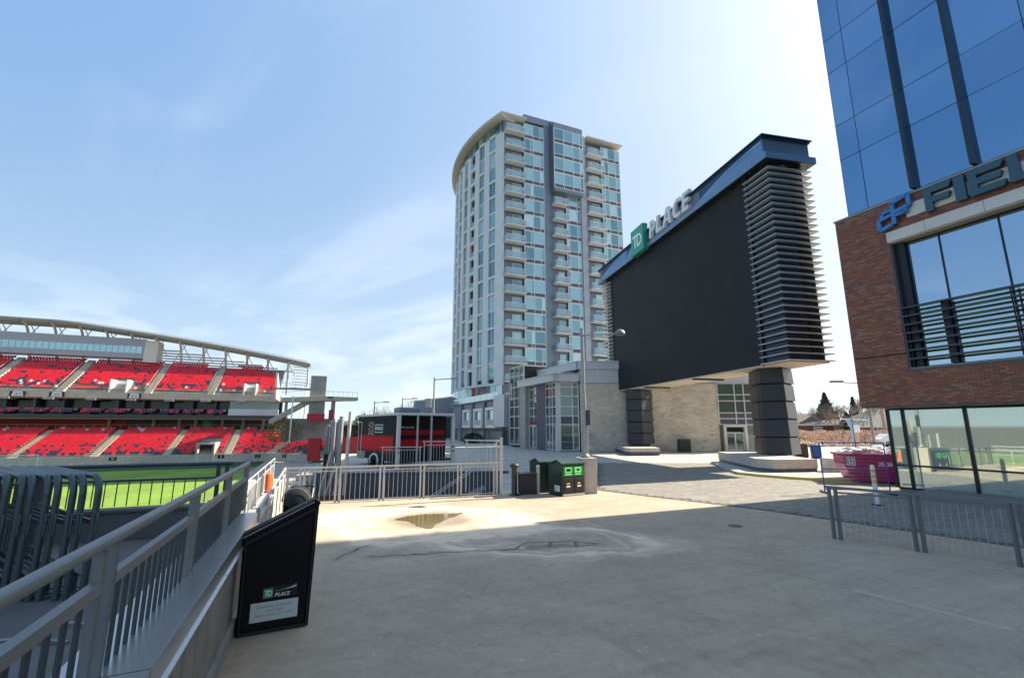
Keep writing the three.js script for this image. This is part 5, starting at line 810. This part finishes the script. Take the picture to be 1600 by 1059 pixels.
// dumpster and its temporary fencing
{
  const t = thing('dumpster', 'magenta roll-off dumpster filled with white rubble beside the glazing', 'dumpster', [14.1, 0, -20.2], rad(-20)); t.scale.set(.74, .84, .8);
  const side = [[.40, .12], [4.5, .12], [5.0, .95], [5.0, 1.36], [-.0, 1.36], [.02, .95]], th = .06;
  part('body', [ext(side, th).translate(0, 0, -th), ext(side, th).translate(0, 0, -1.8), bar([.05, .95, -.9], [.42, .12, -.9], 1.7, .06), bar([.03, 1.36, -.9], [.05, .95, -.9], 1.7, .05), bar([4.96, .95, -.9], [4.48, .12, -.9], 1.7, .06), bar([4.97, 1.36, -.9], [4.96, .95, -.9], 1.7, .05), BB(.46, 4.46, .12, .2, -1.74, -.06)], M.magenta, t);
  part('rim', [RB(-.25, 5.1, 1.35, 1.45, -.1, .06, .02), RB(-.1, 5.1, 1.35, 1.45, -1.86, -1.7, .02), RB(-.1, 0, 1.35, 1.45, -1.7, -.1, .02)], M.magenta, t);
  for (const x of [.95, 1.5, 2.7, 3.6]) part('side_rib', bar([x, .2, .03], [x, 1.34, .03], .08, .05), M.magenta, t);
  part('skid', [BB(.9, 4.2, 0, .12, -.5, -.3), BB(.9, 4.2, 0, .12, -1.5, -1.3)], M.steelDark, t);
  plate('logo_plate', .42, .42, print(.42, .42, 400, (x, w, h) => { x.fillStyle = '#dedede'; x.fillRect(0, 0, w, h); x.strokeStyle = '#181818'; x.lineWidth = w * .06; x.strokeRect(w * .12, h * .12, w * .76, h * .76); x.beginPath(); x.arc(w * .5, h * .5, w * .33, 0, 7); x.stroke(); x.fillStyle = '#181818'; x.font = `bold ${h * .5}px sans-serif`; x.textAlign = 'center'; x.fillText('R', w * .52, h * .68); }), t, [.36, 1.08, .004]);
  const num = new TextGeometry('20.06', { font, size: .2, depth: .006, curveSegments: 3 }); num.translate(1.62, .86, .0); part('number', num, M.white, t);
  const rub = part('rubble', [...Array(80)].map(() => { const s = rr(.06, .24); const g = new THREE.DodecahedronGeometry(s, 0); g.scale(rr(.6, 1.7), rr(.3, .8), rr(.6, 1.4)); g.rotateY(rnd() * 6); g.translate(rr(.25, 4.6), 1.44 + rr(0, .26), rr(-1.6, -.2)); return g; }), M.white, t); rub.userData.kind = 'stuff';
  part('plank', [bar([1.25, 1.9, -.7], [2.6, 1.42, -.12], .14, .03)], std([.62, .52, .36], .8), t); part('plank', [bar([3.0, 1.75, -.5], [4.4, 1.5, -.9], .12, .03)], M.wood, t);
}
{
  const t = thing('temporary_fence', 'blue tubular temporary fence panel with thin wire mesh before the dumpster', 'fence panel', [11.2, 0, -17.2], rad(-12));
  const w = 2.05, h = 1.78; part('frame', [rod([0, .08, 0], [0, h, 0], .022), rod([w, .08, 0], [w, h, 0], .022), rod([0, h, 0], [w, h, 0], .022), rod([0, .86, 0], [w, .86, 0], .018), rod([0, .15, 0], [w, .15, 0], .018)], M.blueFence, t);
  const m = []; for (let i = 1; i < 13; i++) m.push(rod([0, .15 + i * .125, .012], [w, .15 + i * .125, .012], .003, 4)); for (let i = 1; i < 28; i++) m.push(rod([i * .075, .15, .012], [i * .075, h, .012], .002, 4)); part('mesh', m, M.galvPaint, t);
  for (const x of [0, w]) part('foot', [B(.08, .06, .7, x, .05, 0)], M.steelDark, t);
}
{
  const t = thing('delineator_post', 'white flexible traffic post with yellow bands and black base behind the side fence', 'traffic post', [11.05, 0, -14.6]); part('post', lathe([[0, .02], [.065, .02], [.062, 1.12], [.05, 1.18], [0, 1.2]], 16), M.white, t); for (const y of [.66, .82, .98]) part('band', lathe([[.066, y], [.066, y + .08]], 16), M.yellow, t); part('base', lathe([[0, 0], [.17, 0], [.16, .03], [.08, .05], [0, .05]], 16), M.rubber, t);
}
// ---------- far street seen under the screen, right ----------
solo('mailbox_bin', [RB(-.30, .30, .08, 1.0, -.3, .3, .08), BB(-.26, .26, 0, .08, -.4, .4)], std([.02, .09, .33], .4), 'blue bin beyond the concrete blocks at the street', 'bin', [22.8, 0, -35.5], rad(-15));
solo('donation_bin', [RB(-.42, .42, .08, 1.1, -.5, .5, .1), BB(-.38, .38, 0, .08, -.4, .4)], std([.05, .035, .03], .6), 'dark brown bin left of the blue bin', 'bin', [21.75, 0, -35.7], rad(-15));
{
  const hs = (pos, turn, w, d, h, rh, wm, rm, label) => { const t = thing('house', label, 'house', pos, turn); part('wall', BB(0, w, 0, h, -d, 0), wm, t); const o = .5; const pts = [[-o, h - .1, o], [w + o, h - .1, o], [w + o, h - .1, -d - o], [-o, h - .1, -d - o], [d / 2, h + rh, -d / 2], [w - d / 2, h + rh, -d / 2]]; const pos2 = []; const tri = (a, b, c) => pos2.push(...pts[a], ...pts[b], ...pts[c]); tri(0, 1, 5); tri(0, 5, 4); tri(1, 2, 5); tri(2, 3, 4); tri(2, 4, 5); tri(3, 0, 4); tri(0, 2, 1); tri(0, 3, 2); const g = new THREE.BufferGeometry(); g.setAttribute('position', new THREE.Float32BufferAttribute(pos2, 3)); g.setAttribute('uv', new THREE.Float32BufferAttribute(new Float32Array(pos2.length / 3 * 2), 2)); g.computeVertexNormals(); const r = part('roof', g, rm, t); part('eave', [BB(-o, w + o, h - .3, h - .12, o - .1, o)], M.offwhite, t); for (const x of [w * .2, w * .55, w * .8]) { const q = part('window', [BB(x - .7, x + .7, 1, 2.3, .0, .08)], M.white, t); part('pane', BB(x - .6, x + .6, 1.1, 2.2, .08, .1), GL.tower[2], q); } return [t, r]; };
  const brick = std([.25, .10, .065], .9, 0, { map: rep(tGalv, 3) }), roofG = std([.22, .21, .19], .9, 0, { map: rep(tGalv, 4) }), roofB = std([.15, .12, .10], .9, 0, { map: rep(tGalv, 4) });
  hs([56, 0, -76], rad(-14), 17, 10, 2.5, 3.0, brick, roofG, 'brick bungalow with grey hipped roof left of the glazing');
  const [t2] = hs([47, 0, -84], rad(-10), 13, 9, 2.8, 1.9, brick, roofB, 'dark brick house with tall chimney behind the pale hedge'); part('chimney', BB(3.0, 4.4, 2.5, 5.6, -2.6, -1.2), brick, t2); part('skylight', [BB(-1.0, 3.0, 4.0, 4.2, -3, -1.6)], M.white, t2);
  const v = (pos, turn, c, label) => { const t = thing('parked_car', label, 'car', pos, turn); part('body', ext([[-2.2, .3], [2.2, .3], [2.25, .75], [1.4, .9], [.7, 1.42], [-1.1, 1.45], [-1.9, .95], [-2.25, .85]], 1.7, .05).translate(0, 0, -.85), std(c, .3, .2), t); part('window', [ext([[1.2, .93], [.65, 1.36], [-1.0, 1.38], [-1.6, .95]], 1.78).translate(0, 0, -.89)], M.black, t); for (const x of [-1.4, 1.4]) for (const z of [-.8, .8]) part('wheel', rod([x, .33, z - .1], [x, .33, z + .1], .33, 14), M.rubber, t); };
  v([52.5, 0, -64.5], rad(8), [.02, .025, .03], 'dark car parked in front of the bungalow garage'); v([45.6, 0, -56], rad(-6), [.7, .7, .7], 'white car beyond the dumpster near the glazing');
  const s = thing('banner_pole', 'street pole with tall pale blue feather banner', 'banner', [33.0, 0, -45.6]); s.scale.y = .78; part('pole', rod([.2, 0, 0], [.1, 4.1, 0], .05, 8), M.steelDark, s); part('banner', ext([[-.5, 3.9], [.1, 4.1], [.22, 3.4], [.2, .9], [.0, .9], [-.1, 2.8]], .03), std([.25, .48, .72], .6), s); part('crossbar', rod([-1, 3.95, 0], [1.6, 3.8, 0], .04), M.offwhite, s);
  const s2 = thing('sign_post', 'thin wooden post with small white sign right of the blue banner', 'sign', [37.5, 0, -51]); part('post', rod([0, 0, 0], [0, 2.6, 0], .05), M.tan, s2); part('sign', BB(-.35, .3, 1.7, 2.5, .05, .08), M.white, s2);
  const up = thing('utility_pole', 'tan wooden utility pole in front of the bungalow beside the brick corner', 'pole', [49, 0, -61.5]); part('pole', rod([0, 0, 0], [-.4, 10, 0], .24, 10, .17), M.wood2 = std([.34, .27, .19], .9), up);
}
// ---------- trees and planting ----------
function bareTree(label, pos, h, sc, group) {
  const t = thing('bare_tree', label, 'tree', pos, rnd() * 6); const wood = [], twig = [];
  const grow = (p, d, l, r, depth) => { const q = [p[0] + d[0] * l, p[1] + d[1] * l, p[2] + d[2] * l]; (depth < 2 ? wood : twig).push(rod(p, q, r, depth < 2 ? 7 : 4, r * .68)); if (depth >= 6) return; const n = depth < 1 ? 4 : depth < 5 ? 3 : 2; for (let i = 0; i < n; i++) { const a = rnd() * 6.283, s = rr(.25, .75); let e = [d[0] + Math.cos(a) * s, d[1] + rr(-.05, .3), d[2] + Math.sin(a) * s]; const m = Math.hypot(...e); e = e.map(v => v / m); grow(q, e, l * rr(.62, .85), r * .62, depth + 1); } };
  grow([0, -.1, 0], [0, 1, 0], h * .24, h * .02, 0);
  part('trunk', wood, M.bark, t); part('crown', twig, std(sc, .95), t); return t;
}
bareTree('bare grey tree rising behind the brick chimney house, left of centre gap', [62.5, 0, -92], 9.5, [.24, .20, .17]);
bareTree('bare tree behind the grey roofed bungalow, tallest of the bare trees', [75, 0, -100], 10.5, [.25, .21, .18]);
bareTree('reddish bare tree beside the utility pole under the brick soffit', [70, 0, -88], 10, [.24, .17, .14]);
bareTree('bare tree at the left of the street gap by the screen column', [58, 0, -95], 6.5, [.25, .21, .18]);
bareTree('bare tree standing right of the dark spruce', [66.5, 0, -94], 9, [.27, .23, .20]);
bareTree('reddish bare tree before the chimney house', [54, 0, -78], 6.5, [.27, .20, .17]);
bareTree('bare tree just left of the brick corner', [68, 0, -84], 9.2, [.26, .21, .18]);
bareTree('dense grey bare tree left of the tall spruce', [55.5, 0, -83], 7.5, [.25, .21, .18]);
bareTree('brown bare tree between spruce and blue banner', [60, 0, -80], 8.2, [.26, .20, .17]);
bareTree('bare tree top above the trailer roof left of the ribbed hall', [-21, 0, -100], 9.5, [.30, .27, .25]);
bareTree('small bare tree behind the left end of the trailer', [-28.5, 0, -105], 8.5, [.30, .27, .25]);
function leafy(name, label, pos, h, r, c, conical) {
  const t = thing(name, label, conical ? 'conifer' : 'shrub', pos); if (conical) part('trunk', rod([0, 0, 0], [0, h * .95, 0], h * .02, 7, .02), M.bark, t); else part('stem', [rod([0, 0, 0], [.1, h * .6, 0], .05), rod([0, 0, 0], [-.3, h * .6, .1], .04), rod([0, 0, 0], [.2, h * .5, -.3], .04)], M.bark, t);
  const leaf = new THREE.PlaneGeometry(1, 1), o = new THREE.Object3D(), ms = [], cs = []; const N = conical ? 2600 : 1500;
  for (let i = 0; i < N; i++) { let x, y, z, f = rnd(); const a = rnd() * 6.283; if (conical) { y = h * (.1 + .9 * f); const tier = .55 + .45 * ((f * 11) % 1 < .5 ? 1 : .6); const R = r * (1 - f) * Math.sqrt(rnd()) * tier * (.8 + .4 * vnoise(a * 2, f * 9, 64, 64)); x = Math.cos(a) * R; z = Math.sin(a) * R; y -= R * .25; } else { const R = r * Math.pow(rnd(), .4) * (.7 + .6 * vnoise(a * 1.5, f * 5, 64, 64)); y = h * f; const k = Math.sqrt(Math.max(0, 1 - Math.pow(f * 2 - .9, 2))); x = Math.cos(a) * R * k; z = Math.sin(a) * R * k; } o.position.set(x, y, z); o.rotation.set(rnd() * 3, rnd() * 6, rnd() * 3); const s = conical ? rr(.22, .6) : rr(.08, .2) * (h > 2 ? 1.6 : 1); o.scale.set(s, s * .6, s); o.updateMatrix(); ms.push(o.matrix.clone()); const e = conical ? rr(.6, 1.4) : rr(.84, 1.16); cs.push(col(c[0] * e, c[1] * e, c[2] * e)); }
  inst('crown', leaf, std([1, 1, 1], .9, 0, { side: THREE.DoubleSide }), ms, cs, t); return t;
}
leafy('conifer', 'dark green spruce behind the chimney house, tallest conifer in the gap', [58, 0, -86], 8.4, 3.6, [.045, .085, .03], true);
leafy('conifer', 'thin grey green spruce right of the tallest conifer', [70.5, 0, -96], 8.2, 2.2, [.05, .07, .045], true);
leafy('conifer', 'small yellow green conifer in front of the tall spruce', [57.3, 0, -80], 4.6, 2.8, [.10, .11, .035], true);
for (let i = 0; i < 5; i++) leafy('hedge_shrub', ['pinkish bare hedge shrub right beside the screen column', 'pinkish hedge shrub second from the screen column', 'pinkish hedge shrub in the middle of the row', 'pinkish hedge shrub left of the blue banner', 'pinkish hedge shrub behind the blue banner'][i], [34.5 + i * 3.2, 0, -56.5 - i * .8], 2.0, 2.3, [.56, .40, .32]).userData.group = 'pale hedge shrubs along the street';
leafy('shrub', 'yellow green shrub under the stair tower terrace', [-44.5, -.5, -91], 4.2, 3.6, [.22, .18, .05]);
leafy('shrub', 'green bush between the stair tower and the trailer', [-26.0, 0, -82], 4.6, 2.6, [.09, .13, .03]);
leafy('shrub', 'dark green bush low beside the red hoarding', [-25.4, 0, -74], 2.6, 2.6, [.04, .055, .02]);
leafy('shrub', 'dark planter shrub before the podium stone base', [-5.6, 0, -66.5], 1.5, 1.6, [.02, .03, .012]);
solo('treeline', [...Array(60)].map((_, i) => { const g = new THREE.IcosahedronGeometry(7, 1); g.scale(rr(.8, 1.8), rr(.45, .8), 1); g.translate(-330 + i * 14 + rr(-4, 4), 1, -330 + rr(-20, 20)); return g; }), std([.13, .12, .09], 1), 'far grey brown wooded horizon behind the buildings', 'woods').userData.kind = 'stuff';
renderer.render(scene, camera);
